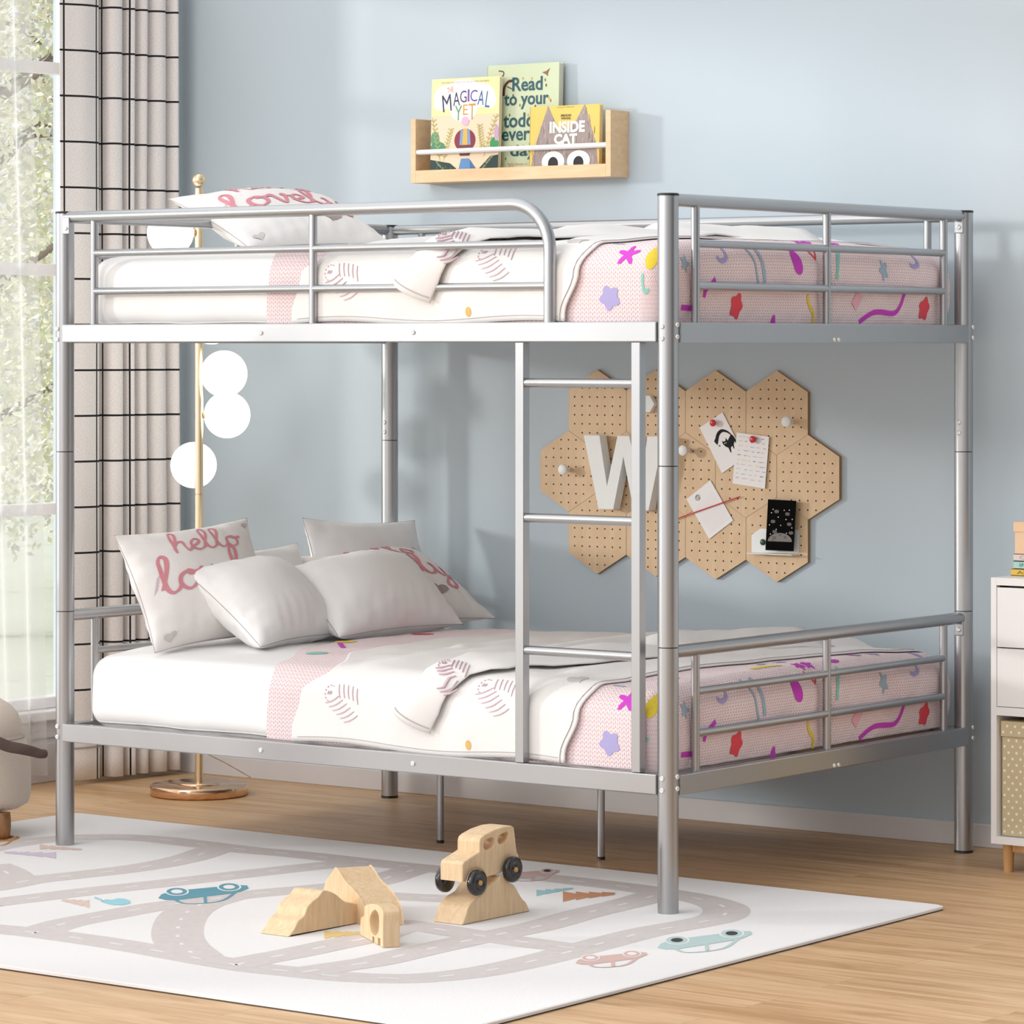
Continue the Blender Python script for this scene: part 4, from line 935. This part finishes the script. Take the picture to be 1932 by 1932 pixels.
def d_moon(m_, fn):
    g1, g2, wv = M('77716e'), M('5a5553'), M('f0ecec')
    bpoly(m_, fn, [(.5+.43*math.cos(PI*k/18), .18+.17*math.sin(PI*k/18)) for k in range(19)], g1)
    for a, b, r in ((.3, .25, .07), (.68, .27, .06), (.5, .31, .05), (.25, .2, .04)): bpoly(m_, fn, [(a+r*math.cos(k*PI/6), b+r*.45*math.sin(k*PI/6)) for k in range(12)], g2, 2)
    for a, b in ((.15, .74), (.2, .81), (.6, .80), (.78, .81), (.9, .63), (.1, .5), (.9, .46), (.15, .32), (.72, .35), (.68, .62), (.4, .66), (.5, .5), (.35, .42)): bpoly(m_, fn, [(a+.02*math.cos(k*PI/3), b+.011*math.sin(k*PI/3)) for k in range(6)], wv, 1)
    for a, b in ((.33, .77), (.72, .73), (.22, .57), (.8, .53), (.3, .37), (.88, .36)): bpoly(m_, fn, [(a+.08*math.cos(k*PI/4)*(1+.25*(k % 2)), b+.035*math.sin(k*PI/4)) for k in range(8)], g2, 1)
card('black_art_card', [(1449, 942), (1502, 945), (1497, 1040), (1444, 1038)], 'black card with a grey moon and stars standing on the small white shelf', 'card', d_moon, BY-.022, .0012, BLK)

# ------------------------------------------------------------------ cabinet at the right
KX, KY, KZ = .236, 1.105, .066
def kz(y): return CAM.z+(HY-y)*9.30/F
cab = empty('storage_cabinet', (KX, KY, 0), 'white cabinet with drawers above an open cubby on wooden legs, right of the bed', 'cabinet')
KW, KD = .80, .385; zt = kz(1090); zb_ = kz(1593); T_ = .0165
part('body', cab, ((KX, KY, zb_), (KX+T_, KY+KD, zt)), cab_w); part('side_panel', cab, ((KX+KW-T_, KY, zb_), (KX+KW, KY+KD, zt)), cab_w)
part('top_panel', cab, ((KX+T_, KY, zt-.0195), (KX+KW-T_, KY+KD, zt)), cab_w, .0006); part('bottom_panel', cab, ((KX+T_, KY, zb_), (KX+KW-T_, KY+KD, zb_+.019)), cab_w, .0006); part('back_panel', cab, ((KX+T_, KY+KD-.006, zb_), (KX+KW-T_, KY+KD, zt)), cab_w)
part('divider_panel', cab, ((KX+T_, KY, kz(1350)), (KX+KW-T_, KY+KD-.006, kz(1334))), cab_w, .0006); part('centre_panel', cab, ((KX+KW/2-.008, KY+.001, zb_+.019), (KX+KW/2+.008, KY+KD-.006, kz(1350))), cab_w, .0006)
dk = mat('shadow_gap', (.02, .02, .02), .9)
for i in range(2):
    xa = KX+T_+.002+i*(KW/2-T_+.006); xb = xa+KW/2-T_-.009
    for a_, b_ in ((kz(1222)+.0015, kz(1107)-.002), (kz(1334)+.0015, kz(1222)-.0015)):
        part('drawer', cab, ((xa, KY-.0005, a_), (xb, KY+.018, b_)), cab_w, .0008)
part('gap_shade_sheet', cab, ((KX+T_, KY+.02, kz(1334)), (KX+KW-T_, KY+.022, zt-.02)), dk, 0)  # near-black sheet behind the drawer fronts, shade of the gaps put into its colour
for x, y in ((KX+.035, KY+.03), (KX+KW-.035, KY+.03), (KX+.035, KY+KD-.04), (KX+KW-.035, KY+KD-.04)):
    m_ = MB(); m_.tube([(x, y, .0), (x, y, zb_)], [.0125, .015], legw, 20); m_.build('leg', cab, (x, y, 0))
part('leg_rail', cab, ((KX+.05, KY+.022, zb_-.02), (KX+KW-.05, KY+.038, zb_)), legw); part('leg_rail', cab, ((KX+.05, KY+KD-.048, zb_-.02), (KX+KW-.05, KY+KD-.032, zb_)), legw)
dotm = mat('white_dot', (.85, .84, .80), .8); lin = mat('beige_linen', hexc('cdbd98'), .9, bump=(700, .5), var=(300, .15))
bx0 = ony(1891, 1361, KY+.02).x; bz0 = zb_+.019; bz1 = kz(1361)
m_ = MB(); m_.box((bx0, KY+.018, bz0+.001), (bx0+.32, KY+.33, bz1-.04), lin, .002)
def dots(m_, x0, x1, z0, z1, y):
    r = 0; z = z0+.012
    while z < z1-.005:
        x = x0+.008+(.0115 if r % 2 else 0)
        while x < x1-.006: m_.add([(x+.0036*math.cos(k*PI/5), y-.0003, z+.0036*math.sin(k*PI/5)) for k in range(10)], [list(range(10))], dotm); x += .023
        z += .0155; r += 1
dots(m_, bx0, bx0+.32, bz0, bz1-.042, KY+.018)
o = m_.build('storage_box', None, (bx0, KY+.018, bz0)); tag(o, 'beige fabric storage box with white polka dots in the cabinet cubby', 'box')
m_ = MB(); m_.box((bx0-.002, KY+.014, bz1-.04), (bx0+.322, KY+.334, bz1), lin, .002); dots(m_, bx0-.002, bx0+.322, bz1-.04, bz1, KY+.014); m_.build('lid', o, (bx0, KY, bz1-.04))
# things on the cabinet
def flatbook(px, y0, y1, cov, spine, label, txt=None, tc=None):
    xx = ony(px, y0, KY+.09).x; z0, z1 = cz[y0], cz[y1]
    m_ = MB(); m_.box((xx, KY+.09, z0+.0002), (xx+.19, KY+.23, z0+.0022), cov, .0004); m_.box((xx, KY+.09, z1-.002), (xx+.19, KY+.23, z1-.0002), cov, .0004); m_.box((xx, KY+.09, z0+.0002), (xx+.19, KY+.0925, z1-.0002), spine, .0004)
    if txt:
        pl = Plane(m_, (xx, KY+.09, z0)); pl.text(txt, .018, (z1-z0)*.28, 1, tc, 3, w=.07, h=(z1-z0)*.45)
    o = m_.build('storybook', None, (xx, KY+.09, z0)); tag(o, label, 'book', 'books stacked on the cabinet')
    p = MB(); p.box((xx+.003, KY+.0925, z0+.0022), (xx+.187, KY+.227, z1-.002), pagem); p.build('pages', o, (xx, KY+.09, z0))
hz = lambda y: (1088-y)*.00135*1.02
cz = {1088: zt, 1075: zt+hz(1075), 1060: zt+hz(1060.5), 1047: zt+hz(1047), 988: zt+hz(988), 1006: zt+hz(1006)}
flatbook(1907, 1088, 1075, M('dfb64a'), M('dfb64a'), 'yellow book at the bottom of the stack on the cabinet', 'ALICE', M('7a5a20'))
flatbook(1912, 1075, 1060, M('9cc6c0'), M('a9ccc6'), 'teal book in the middle of the stack on the cabinet', 'IN BED', M('3f7f80'))
flatbook(1912, 1060, 1047, M('d9cbc4'), M('d9cbc4'), 'pinkish grey book on top of the stack, under the peach box', 'CAMILLE', M('c08f98'))
xx = ony(1913, 1040, KY+.09).x; pe_ = mat('peach_card', hexc('eac7a2'), .7)
m_ = MB(); m_.box((xx, KY+.095, cz[1047]+.0002), (xx+.16, KY+.225, cz[988]-.002), pe_, .001); o = m_.build('gift_box', None, (xx, KY+.09, cz[1047])); tag(o, 'peach lidded box on top of the stacked books', 'box')
m_ = MB(); m_.box((xx-.003, KY+.092, cz[1006]), (xx+.163, KY+.228, cz[988]), pe_, .001); m_.build('lid', o, (xx, KY+.09, cz[1006]))

# ------------------------------------------------------------------ pouf at the left edge
def dp(px, d, z=0): p = CAM+RT*((px-CX)/F*d)+FW*d; p.z = z; return p
PC = dp(-66, 9.98); RP = .180
pf = empty('animal_stool', PC, 'cream upholstered animal-shaped stool with brown arms and wooden feet, at the left edge', 'stool')
creamf = mat('cream_boucle', hexc('d9cabb'), .95, sheen=.3, bump=(260, .5), var=(120, .06)); brf = mat('brown_felt', hexc('5d4c46'), .95, bump=(250, .5))
m_ = MB(); m_.lathe(PC, [(0, .078), (.10, .078), (.150, .082), (.172, .095), (.179, .12), (.178, .18), (.173, .23), (.165, .262), (.160, .272)], creamf, 64); m_.build('body', pf, PC)
m_ = MB(); m_.lathe(PC, [(.160, .272), (.158, .276), (.156, .279), (.157, .283), (.1575, .29), (.154, .312), (.143, .338), (.123, .36), (.093, .378), (.05, .39), (0, .395)], creamf, 64); m_.build('seat', pf, PC)
m_ = MB(); m_.tube([PC+V((.1604*math.cos(k*PI/24), .1604*math.sin(k*PI/24), .274)) for k in range(48)], .0018, seamm, 6, closed=True); m_.build('piping', pf, PC)
n_ = RT*.25-FW*.97
def pb(px, py, d): r = ray(px, py); return CAM+r*d
m_ = MB(); m_.tube([V(p) for p in smoothline([pb(-38, 1388, 9.80), pb(-10, 1398, 9.79), pb(15, 1408, 9.80), pb(40, 1413, 9.81), pb(62, 1418, 9.83), pb(76, 1422, 9.84), pb(89, 1422, 9.85)], 6)], [.016-.0045*(k/35)**2.2 for k in range(35)]+[.009, .004], brf, 16); m_.build('arm', pf, PC)
m_ = MB(); vs = []
def body_r(z): return interp([(.08, .152), (.1, .173), (.12, .1795), (.18, .1785), (.23, .1735), (.262, .1655)], z)
n = 24; base_a = math.atan2((-FW).y, (-FW).x)
for j in range(15):
    z = .1+.15*j/14; half = .36*math.sqrt(max(0, 1-((z-.16)/.11)**2)) if abs(z-.16) < .11 else 0
    for k in range(n+1):
        a = base_a+(-.12)+half*(2*k/n-1); vs.append(PC+V((math.cos(a), math.sin(a), 0))*(body_r(z)+.002)+V((0, 0, z)))
m_.add(vs, [[j*(n+1)+k, j*(n+1)+k+1, (j+1)*(n+1)+k+1, (j+1)*(n+1)+k] for j in range(14) for k in range(n)], brf, True); m_.build('belly_patch', pf, PC)
for px, d, in ((6, 9.86), (-110, 9.84), (-40, 10.13)):
    c = dp(px, d); m_ = MB(); m_.lathe((c.x, c.y, 0), [(.0, .0115), (.014, .012), (.019, .022), (.021, .045), (.0205, .065), (.019, .082)], walnut, 20); m_.build('leg', pf, (c.x, c.y, 0))

# ------------------------------------------------------------------ play rug
RZ = .010
RGX0, RGX1, RGY0, RGY1 = -2.42, .455, -1.462, .503
rugm = mat('short_pile_cream', (.80, .775, .775), .95, sheen=.3, bump=(500, .4)); bord = mat('rug_binding', (.05, .045, .045), .8)
rg = MB(); rc = [V((-2.40, .507, 0)), V((.462, .497, 0)), V((.51, -1.46, 0)), V((-2.42, -1.452, 0))]
def rounded_quad(q, r, n=6):
    o = []
    for i in range(4):
        p = q[i]; a = (q[i-1]-p).normalized(); b = (q[(i+1) % 4]-p).normalized()
        for k in range(n+1):
            t = k/n; o.append((p+a*r)*(1-t)**2+p*2*t*(1-t)+(p+b*r)*t*t)
    return o
out = rounded_quad(rc, .03)[::-1]; n = len(out); cen = sum(out, V((0, 0, 0)))/n
r0 = [p+V((0, 0, .0005)) for p in out]; r1 = [p+V((0, 0, .003)) for p in out]; r2 = [p+V((0, 0, .0085)) for p in out]; r3 = [p+(cen-p).normalized()*.006+V((0, 0, RZ)) for p in out]
for a_, b_, mm in ((r0, r1, bord), (r1, r2, rugm), (r2, r3, rugm)): rg.add(a_+b_, [[k, (k+1) % n, n+(k+1) % n, n+k] for k in range(n)], mm)
rg.add(r3, [list(range(n))], rugm)
roadm = mat('rug_road_grey', hexc('cfc7c5'), .95, var=(60, .10)); dashm = mat('rug_white_dash', (.82, .80, .80), .95)
roads = [
 [(-60, 1612), (0, 1596), (100, 1583), (200, 1579), (290, 1583), (370, 1592), (470, 1604), (560, 1612), (704, 1628), (836, 1641), (986, 1652), (1048, 1658), (1162, 1671), (1240, 1682), (1310, 1694), (1355, 1706), (1371, 1718), (1358, 1731), (1317, 1741), (1214, 1760), (1100, 1789), (1007, 1813), (903, 1834), (800, 1845), (720, 1846), (640, 1842), (560, 1834), (476, 1825), (373, 1808), (290, 1793), (207, 1779), (124, 1767), (41, 1757), (-60, 1748)],
 [(60, 1762), (124, 1742), (207, 1726), (290, 1711), (373, 1700), (455, 1689), (538, 1681), (613, 1674), (700, 1665), (750, 1650), (790, 1638)],
 [(700, 1688), (760, 1692), (850, 1696)],
 [(420, 1694), (380, 1706), (352, 1722), (338, 1742), (335, 1765), (345, 1784), (373, 1806)],
 [(-30, 1706), (0, 1702), (166, 1682), (331, 1664), (497, 1645), (621, 1632), (704, 1627)],
 [(-40, 1678), (0, 1672), (58, 1661), (145, 1651), (232, 1641), (304, 1630), (362, 1617), (406, 1602)],
 [(-20, 1632), (10, 1645), (30, 1660)],
 [(440, 1822), (480, 1812), (560, 1797), (640, 1780), (700, 1768), (750, 1752)],
 [(570, 1834), (640, 1824), (700, 1815), (737, 1807), (801, 1792), (865, 1778), (913, 1768), (961, 1759), (1026, 1745), (1100, 1724), (1188, 1703), (1240, 1688)],
 [(740, 1741), (801, 1749), (865, 1759), (929, 1769), (993, 1778), (1058, 1786), (1110, 1790)],
]
lay = 0
def onrug(x, y): return onz(x, y, RZ)
for ri, rd in enumerate(roads):
    q = smoothline([onrug(*p)[:2] for p in rd], 8); lay += 1; zz = RZ+.0002+lay*.00002
    wd = .118 if ri == 3 else .112
    ribbon(rg, q, wd, lambda a, b: V((a, b, zz)), roadm)
for ri, rd in enumerate(roads):
    q = smoothline([onrug(*p)[:2] for p in rd], 14); acc = 0; seg_ = []; on = True; ln = .045 if ri != 3 else .03
    for a_, b_ in zip(q, q[1:]):
        d = (b_-a_).length; acc += d
        if on: seg_.append(a_)
        if acc > (ln if on else .075):
            if on and len(seg_) > 1: ribbon(rg, seg_, .0085, lambda a, b: V((a, b, RZ+.0005)), dashm)
            seg_ = []; on = not on; acc = 0
def rpoly(pts, c, l=0): rg.add([V((*onrug(*p)[:2], RZ+.0006+l*.0001)) for p in pts], [list(range(len(pts)))], c)
def rell(cx, cy, a, b, c, l=1): rpoly([(cx+a*math.cos(k*PI/12), cy+b*math.sin(k*PI/12)) for k in range(24)], c, l)
def RM(n, h): return mat('rug_'+n, hexc(h), .95, var=(150, .12))
def rcar(x0, y0, x1, y1, col, wheel, hub):
    """side view of a little car printed upside down; (x0,y0)-(x1,y1) the line under the wheels"""
    def T(a, b):      # a along, b away from the wheels; slanted with the floor
        return (x0+(x1-x0)*a-b*.02*abs(x1-x0), y0+(y1-y0)*a+b*ch)
    ch = abs(x1-x0)*.155
    b1 = [(0, .45), (.03, .2), (.12, .05), (.3, .02), (.7, .0), (.88, .02), (.98, .1), (1.0, .32), (.92, .5), (.84, .58), (.2, .72), (.08, .62)]
    rpoly([T(*p) for p in b1], col, 0)
    roof = [(.18, .6), (.30, 1.0), (.55, 1.12), (.74, 1.0), (.86, .5)]
    L_, R_ = ribbon2d(smoothline([onrug(*T(*p))[:2] for p in roof], 6), .009)
    for i in range(len(L_)-1): rg.add([V((p.x, p.y, RZ+.0007)) for p in (L_[i], L_[i+1], R_[i+1], R_[i])], [[0, 1, 2, 3]], col)
    L_, R_ = ribbon2d([V((*onrug(*T(.52, .55))[:2], 0)), V((*onrug(*T(.54, 1.1))[:2], 0))], .008); rg.add([V((p.x, p.y, RZ+.0007)) for p in (L_[0], L_[1], R_[1], R_[0])], [[0, 1, 2, 3]], col)
    for a in (.2, .78):
        c = T(a, .1); w = abs(x1-x0)
        rell(c[0], c[1], w*.135, w*.047, rugm, 2); rell(c[0], c[1], w*.115, w*.040, wheel, 3); rell(c[0], c[1], w*.065, w*.022, hub, 4)
teal = RM('teal', '5f97a8')
rcar(300, 1683, 470, 1668, teal, teal, rugm); aq = RM('aqua', 'b6cccb'); rcar(1242, 1776, 1420, 1754, aq, aq, bord); ck = RM('clay', 'd3b3ab'); rcar(1087, 1808, 1222, 1795, ck, ck, rugm)
pk = RM('pink', 'd6b8b5'); rcar(950, 1648, 1056, 1640, pk, pk, bord); og = RM('orange', 'c28a4e'); rcar(-60, 1582, 38, 1577, og, og, bord)
def rtree(x0, y0, x1, y1, hw, c, n=4):
    """printed fir: tip at (x1,y1), foot at (x0,y0); hw = half height of the foot in px"""
    up, dn = [], []
    for k in range(n):
        a = k/n; b = (k+.75)/n; w = hw*(1-a*.75); w2 = w*.45
        for lst, s in ((up, -1), (dn, 1)):
            lst.append((x0+(x1-x0)*a, y0+(y1-y0)*a+s*w)); lst.append((x0+(x1-x0)*b+(x1-x0)*.06, y0+(y1-y0)*b+s*w2))
    rpoly(up+[(x1, y1)]+dn[::-1], c)
rtree(1062, 1692, 1160, 1686, 10, RM('rust', 'c98f6c')); rtree(1012, 1685, 1080, 1676, 6, RM('sky', '9cc9d2')); rtree(168, 1706, 116, 1698, 8, RM('blush', 'd9c2b8')); rtree(105, 1614, 8, 1608, 6, RM('lilac', 'cdbfd2')); rtree(75, 1598, 155, 1603, 5, RM('rose', 'd8bdb3')); rtree(612, 1764, 690, 1760, 8, RM('mustard', 'e3c583'))
cl = RM('cyan', '98cdd8'); rpoly([(178, 1692), (192, 1697), (195, 1701), (192, 1700), (178, 1695)], cl); rpoly([(190, 1701), (200, 1697), (212, 1698), (222, 1695), (236, 1696), (246, 1700), (245, 1705), (232, 1708), (215, 1708), (200, 1705)], cl)
ro = rg.build('play_rug', None, (0, 0, 0)); tag(ro, 'cream play rug printed with grey roads, small cars and trees, under the bed front', 'rug')

# ------------------------------------------------------------------ wooden toys
def solid(loops, O, ex, th, material, bev=.0025, name='', ey=(0, 0, 1)):
    """outline in (s along ex, z) at O, thickness th to the far side of ex x z"""
    ex = V(ex).normalized(); ez = V(ey).normalized(); nn = ex.cross(ez).normalized()
    me = curve_mesh(loops, th, bev)
    Mx = Matrix((( ex.x, ez.x, nn.x, O[0]), (ex.y, ez.y, nn.y, O[1]), (ex.z, ez.z, nn.z, O[2]), (0, 0, 0, 1)))
    m_ = MB(); m_.addmesh(me, material, Mx @ Matrix.Translation((0, 0, -th/2))); return m_
TB = RZ+.001
def trace(pts, X):            # points of the +X face of a block standing on the rug -> (s, z)
    r = []
    for x, y in pts: p = onx(x, y, X); r.append((p.y, max(p.z-TB, 0)))
    return r
# near-left hill: face at X=-.482
XA = -.482
o1 = trace([(545, 1768), (556, 1752), (563, 1738), (574, 1728), (580, 1712), (589, 1702), (601, 1692), (612, 1680), (632, 1686), (650, 1700), (668, 1704), (688, 1708), (693, 1716), (694, 1745)], XA)
yb0 = o1[0][0]; o1 = [(p[0]-yb0, p[1]) for p in o1]; o1[0] = (0, 0); o1.append((o1[-1][0]+.001, 0))
m_ = solid([[ (p.x, p.y) for p in smoothline([(a, b) for a, b in o1[:-1]], 4)]+[o1[-1]]], (XA, yb0, TB), (0, 1, 0), .086, toyw)
tag(m_.build('toy_hill_block', None, (XA, yb0, TB)), 'wooden hill-shaped block with a low stepped ridge, left of the arch block', 'toy block', 'wooden hill blocks')
# hill under the car: face at X=-.272
XC = -.272
o2 = trace([(873, 1746), (879, 1727), (884, 1712), (897, 1697), (912, 1687), (921, 1674), (931, 1667), (940, 1660), (946, 1653), (952, 1655), (960, 1664), (971, 1671), (978, 1683), (986, 1696), (993, 1703), (1000, 1722)], XC)
yc0 = o2[0][0]; o2 = [(p[0]-yc0, p[1]) for p in o2]; o2[0] = (0, 0); o2[-1] = (o2[-1][0], 0)
m_ = solid([[(p.x, p.y) for p in smoothline(o2, 4)]], (XC, yc0, TB), (0, 1, 0), .086, toyw)
tag(m_.build('toy_hill_block', None, (XC, yc0, TB)), 'wooden hill-shaped block carrying the toy car', 'toy block', 'wooden hill blocks')
# tall hill behind, profile direction e, extruded away from the viewer
e = V((math.cos(math.radians(-27)), math.sin(math.radians(-27)), 0)); ex2 = V((-e.y, e.x, 0))
PB = onz(687, 1756, TB); 
def plane_hit(x, y, O, e_):
    n_ = V((-e_.y, e_.x, 0)); r = ray(x, y); t = (V(O)-CAM).dot(n_)/r.dot(n_); p = CAM+r*t; return ((p-V(O)).dot(e_), max(0, p.z-TB))
OB = onz(690, 1752, TB); OB = OB+ex2*.012
o3 = [plane_hit(x, y, OB, e) for x, y in ((633, 1638), (640, 1645), (648, 1658), (655, 1668), (663, 1675), (671, 1684), (679, 1694), (687, 1708))]
pk_ = o3[0]; left = [(pk_[0]-.022, pk_[1]-.016), (pk_[0]-.055, pk_[1]-.040), (pk_[0]-.075, pk_[1]-.066), (pk_[0]-.11, pk_[1]-.085), (pk_[0]-.14, pk_[1]-.115), (pk_[0]-.155, 0)]
right = [(o3[-1][0]+.012, o3[-1][1]-.012), (o3[-1][0]+.020, o3[-1][1]-.03), (o3[-1][0]+.024, 0)]
ol = left[::-1]+o3+right
m_ = solid([[(p.x, p.y) for p in smoothline(ol[1:-1], 3)]+[ol[-1], ol[0]]], (OB.x, OB.y, TB), e, .088, toyw)
tag(m_.build('toy_hill_block', None, (OB.x, OB.y, TB)), 'tallest wooden hill-shaped block, standing behind the low one', 'toy block', 'wooden hill blocks')
# arch block
OA = onz(722, 1788, TB); e4 = (OA-onz(681, 1765, TB)).normalized(); n4 = V((-e4.y, e4.x, 0))
def hitA(pts): return [plane_hit(x, y, OA, e4) for x, y in pts]
oa = hitA([(687, 1710), (695, 1706), (706, 1706), (716, 1711), (722, 1722), (722, 1745), (722, 1788)])
s1 = oa[-1][0]; oa[-1] = (s1, 0)
lower = hitA([(713, 1785), (712, 1771), (704, 1771), (703, 1781), (694, 1777), (694, 1765), (691, 1757), (690, 1756), (689, 1764), (681, 1763), (679, 1750), (683, 1735), (684, 1722)])
hole = hitA([(706, 1717), (713, 1724), (715, 1740), (713, 1758), (707, 1765), (700, 1760), (697, 1745), (698, 1728)])
lowf = []
for i, p in enumerate(lower): lowf.append((p[0], 0 if i in (0, 3, 4) else p[1]))
lz = [(oa[-1][0]-.020, 0), (oa[-1][0]-.020, .016), (oa[-1][0]-.042, .016), (oa[-1][0]-.042, 0)]
sA = hitA([(680, 1740)])[0][0]
lz += [(oa[-1][0]-.068, 0), (oa[-1][0]-.068, .012), (oa[-1][0]-.086, .012), (oa[-1][0]-.086, 0), (sA-.004, 0), (sA-.004, .018), (sA+.002, .04), (oa[0][0], oa[0][1]-.02)]
m_ = solid([[(p.x, p.y) for p in smoothline(oa[:-1], 4)]+[oa[-1]]+lz, [(p.x, p.y) for p in smoothline(hole, 4, True)]], (OA.x, OA.y, TB), e4, .040, toyw, .002)
tag(m_.build('toy_arch_block', None, (OA.x, OA.y, TB)), 'small wooden arch block with an oval hole, in front of the hill blocks', 'toy block')
# toy car
XF = -.279
def tc(pts): return [(onx(x, y, XF).y, onx(x, y, XF).z) for x, y in pts]
cb = tc([(873, 1664), (873, 1648), (873, 1632), (876, 1626), (890, 1617), (905, 1607), (905, 1590), (907, 1582), (912, 1577), (930, 1567), (950, 1560), (966, 1558), (970, 1561), (972, 1575), (974, 1595), (976, 1608), (979, 1613), (979, 1622), (975, 1630), (966, 1632), (955, 1635), (950, 1642), (948, 1645), (935, 1650), (920, 1655), (912, 1640), (900, 1636), (888, 1642), (884, 1652), (880, 1664)])
w1 = tc([(914, 1588), (920, 1584), (928, 1580), (933, 1581), (934, 1587), (933, 1593), (930, 1598), (920, 1604), (915, 1603), (913, 1597)]); w2 = tc([(941, 1578), (947, 1574), (953, 1571), (957, 1569), (960, 1574), (958, 1582), (953, 1589), (947, 1593), (942, 1592), (940, 1586)])
O_ = (XF, cb[0][0], cb[0][1]); rel = lambda L_: [(a-O_[1], b-O_[2]) for a, b in L_]
car = empty('toy_car', (XF, O_[1]+.08, O_[2]), 'wooden toy car with glossy black wheels balanced on a hill block', 'toy car')
m_ = solid([rel(cb), rel(w1), rel(w2)], O_, (0, 1, 0), .066, toyw, .003); m_.build('car_body', car, O_)
for (px, py) in ((899, 1665), (966, 1640)):
    c = onx(px, py, XF+.012); rw = .0305
    for xs, sgn in ((XF+.003, 1), (XF-.069, -1)):
        m_ = MB(); m_.lathe((xs, c.y, c.z), [(0, 0), (rw*.8, 0), (rw*.98, .004), (rw*1.02, .011), (rw*.95, .018), (rw*.72, .021), (rw*.5, .019), (rw*.36, .015), (rw*.3, .019), (0, .019)], blackw, 36, (sgn, 0, 0)); wo = m_.build('wheel', car, (xs, c.y, c.z))
        m_ = MB(); m_.lathe((xs+sgn*.019, c.y, c.z), [(.0062, 0), (.0062, .003), (.005, .005), (0, .0055)], legw, 20, (sgn, 0, 0)); m_.build('axle_pin', wo, (xs, c.y, c.z))

# ------------------------------------------------------------------ light
w = bpy.data.worlds.new('World'); bpy.context.scene.world = w; w.use_nodes = True; nt = w.node_tree; N, L = nt.nodes, nt.links
bg = N['Background']; tc_ = N.new('ShaderNodeTexCoord'); 
dt = N.new('ShaderNodeVectorMath'); dt.operation = 'DOT_PRODUCT'; L.new(tc_.outputs['Generated'], dt.inputs[0]); dt.inputs[1].default_value = V((-.74, -.54, .40)).normalized()
cr = N.new('ShaderNodeValToRGB'); e_ = cr.color_ramp.elements; cr.color_ramp.interpolation = 'EASE'
L.new(mth(nt, 'MULTIPLY_ADD', dt.outputs['Value'], .5, .5), cr.inputs[0])
e_[0].position = .12; e_[0].color = (.10, .10, .105, 1); e_[1].position = .92; e_[1].color = (1.72, 1.715, 1.70, 1); k_ = e_.new(.45); k_.color = (.64, .65, .66, 1)
L.new(cr.outputs[0], bg.inputs[0]); bg.inputs[1].default_value = 1.0
def light(name, kind, loc, aim, energy, **kw):
    d = bpy.data.lights.new(name, kind); d.energy = energy
    for a_, b_ in kw.items(): setattr(d, a_, b_)
    o = bpy.data.objects.new(name, d); C.objects.link(o); o.location = loc
    o.rotation_euler = (V(aim)-V(loc)).to_track_quat('-Z', 'Y').to_euler(); return o
sd_ = V((.80, .60, -.13)); light('sun', 'SUN', -sd_*6, (0, 0, 0), 2.3, angle=math.radians(5), color=(1, .97, .93))
light('front_left_fill', 'AREA', (-1.9, -5.0, 3.1), (-.9, .6, .9), 62, shape='RECTANGLE', size=3.2, size_y=2.2, color=(1, .985, .97))  # added fill lamp, out of view front left, for soft light and metal highlights

# ------------------------------------------------------------------ camera
cd = bpy.data.cameras.new('camera'); co = bpy.data.objects.new('camera', cd); C.objects.link(co); bpy.context.scene.camera = co
co.location = CAM
co.rotation_euler = Matrix(((RT.x, 0, -FW.x), (RT.y, 0, -FW.y), (0, 1, 0))).to_euler()
cd.sensor_width = 36; cd.lens = F/1932*36; cd.shift_x = (966-CX)/1932; cd.shift_y = (HY-966)/1932
cd.clip_start = .1; cd.clip_end = 200
sc = bpy.context.scene; sc.view_settings.view_transform = 'Standard'; sc.view_settings.look = 'None'; sc.view_settings.gamma = 1; sc.view_settings.exposure = 0.0
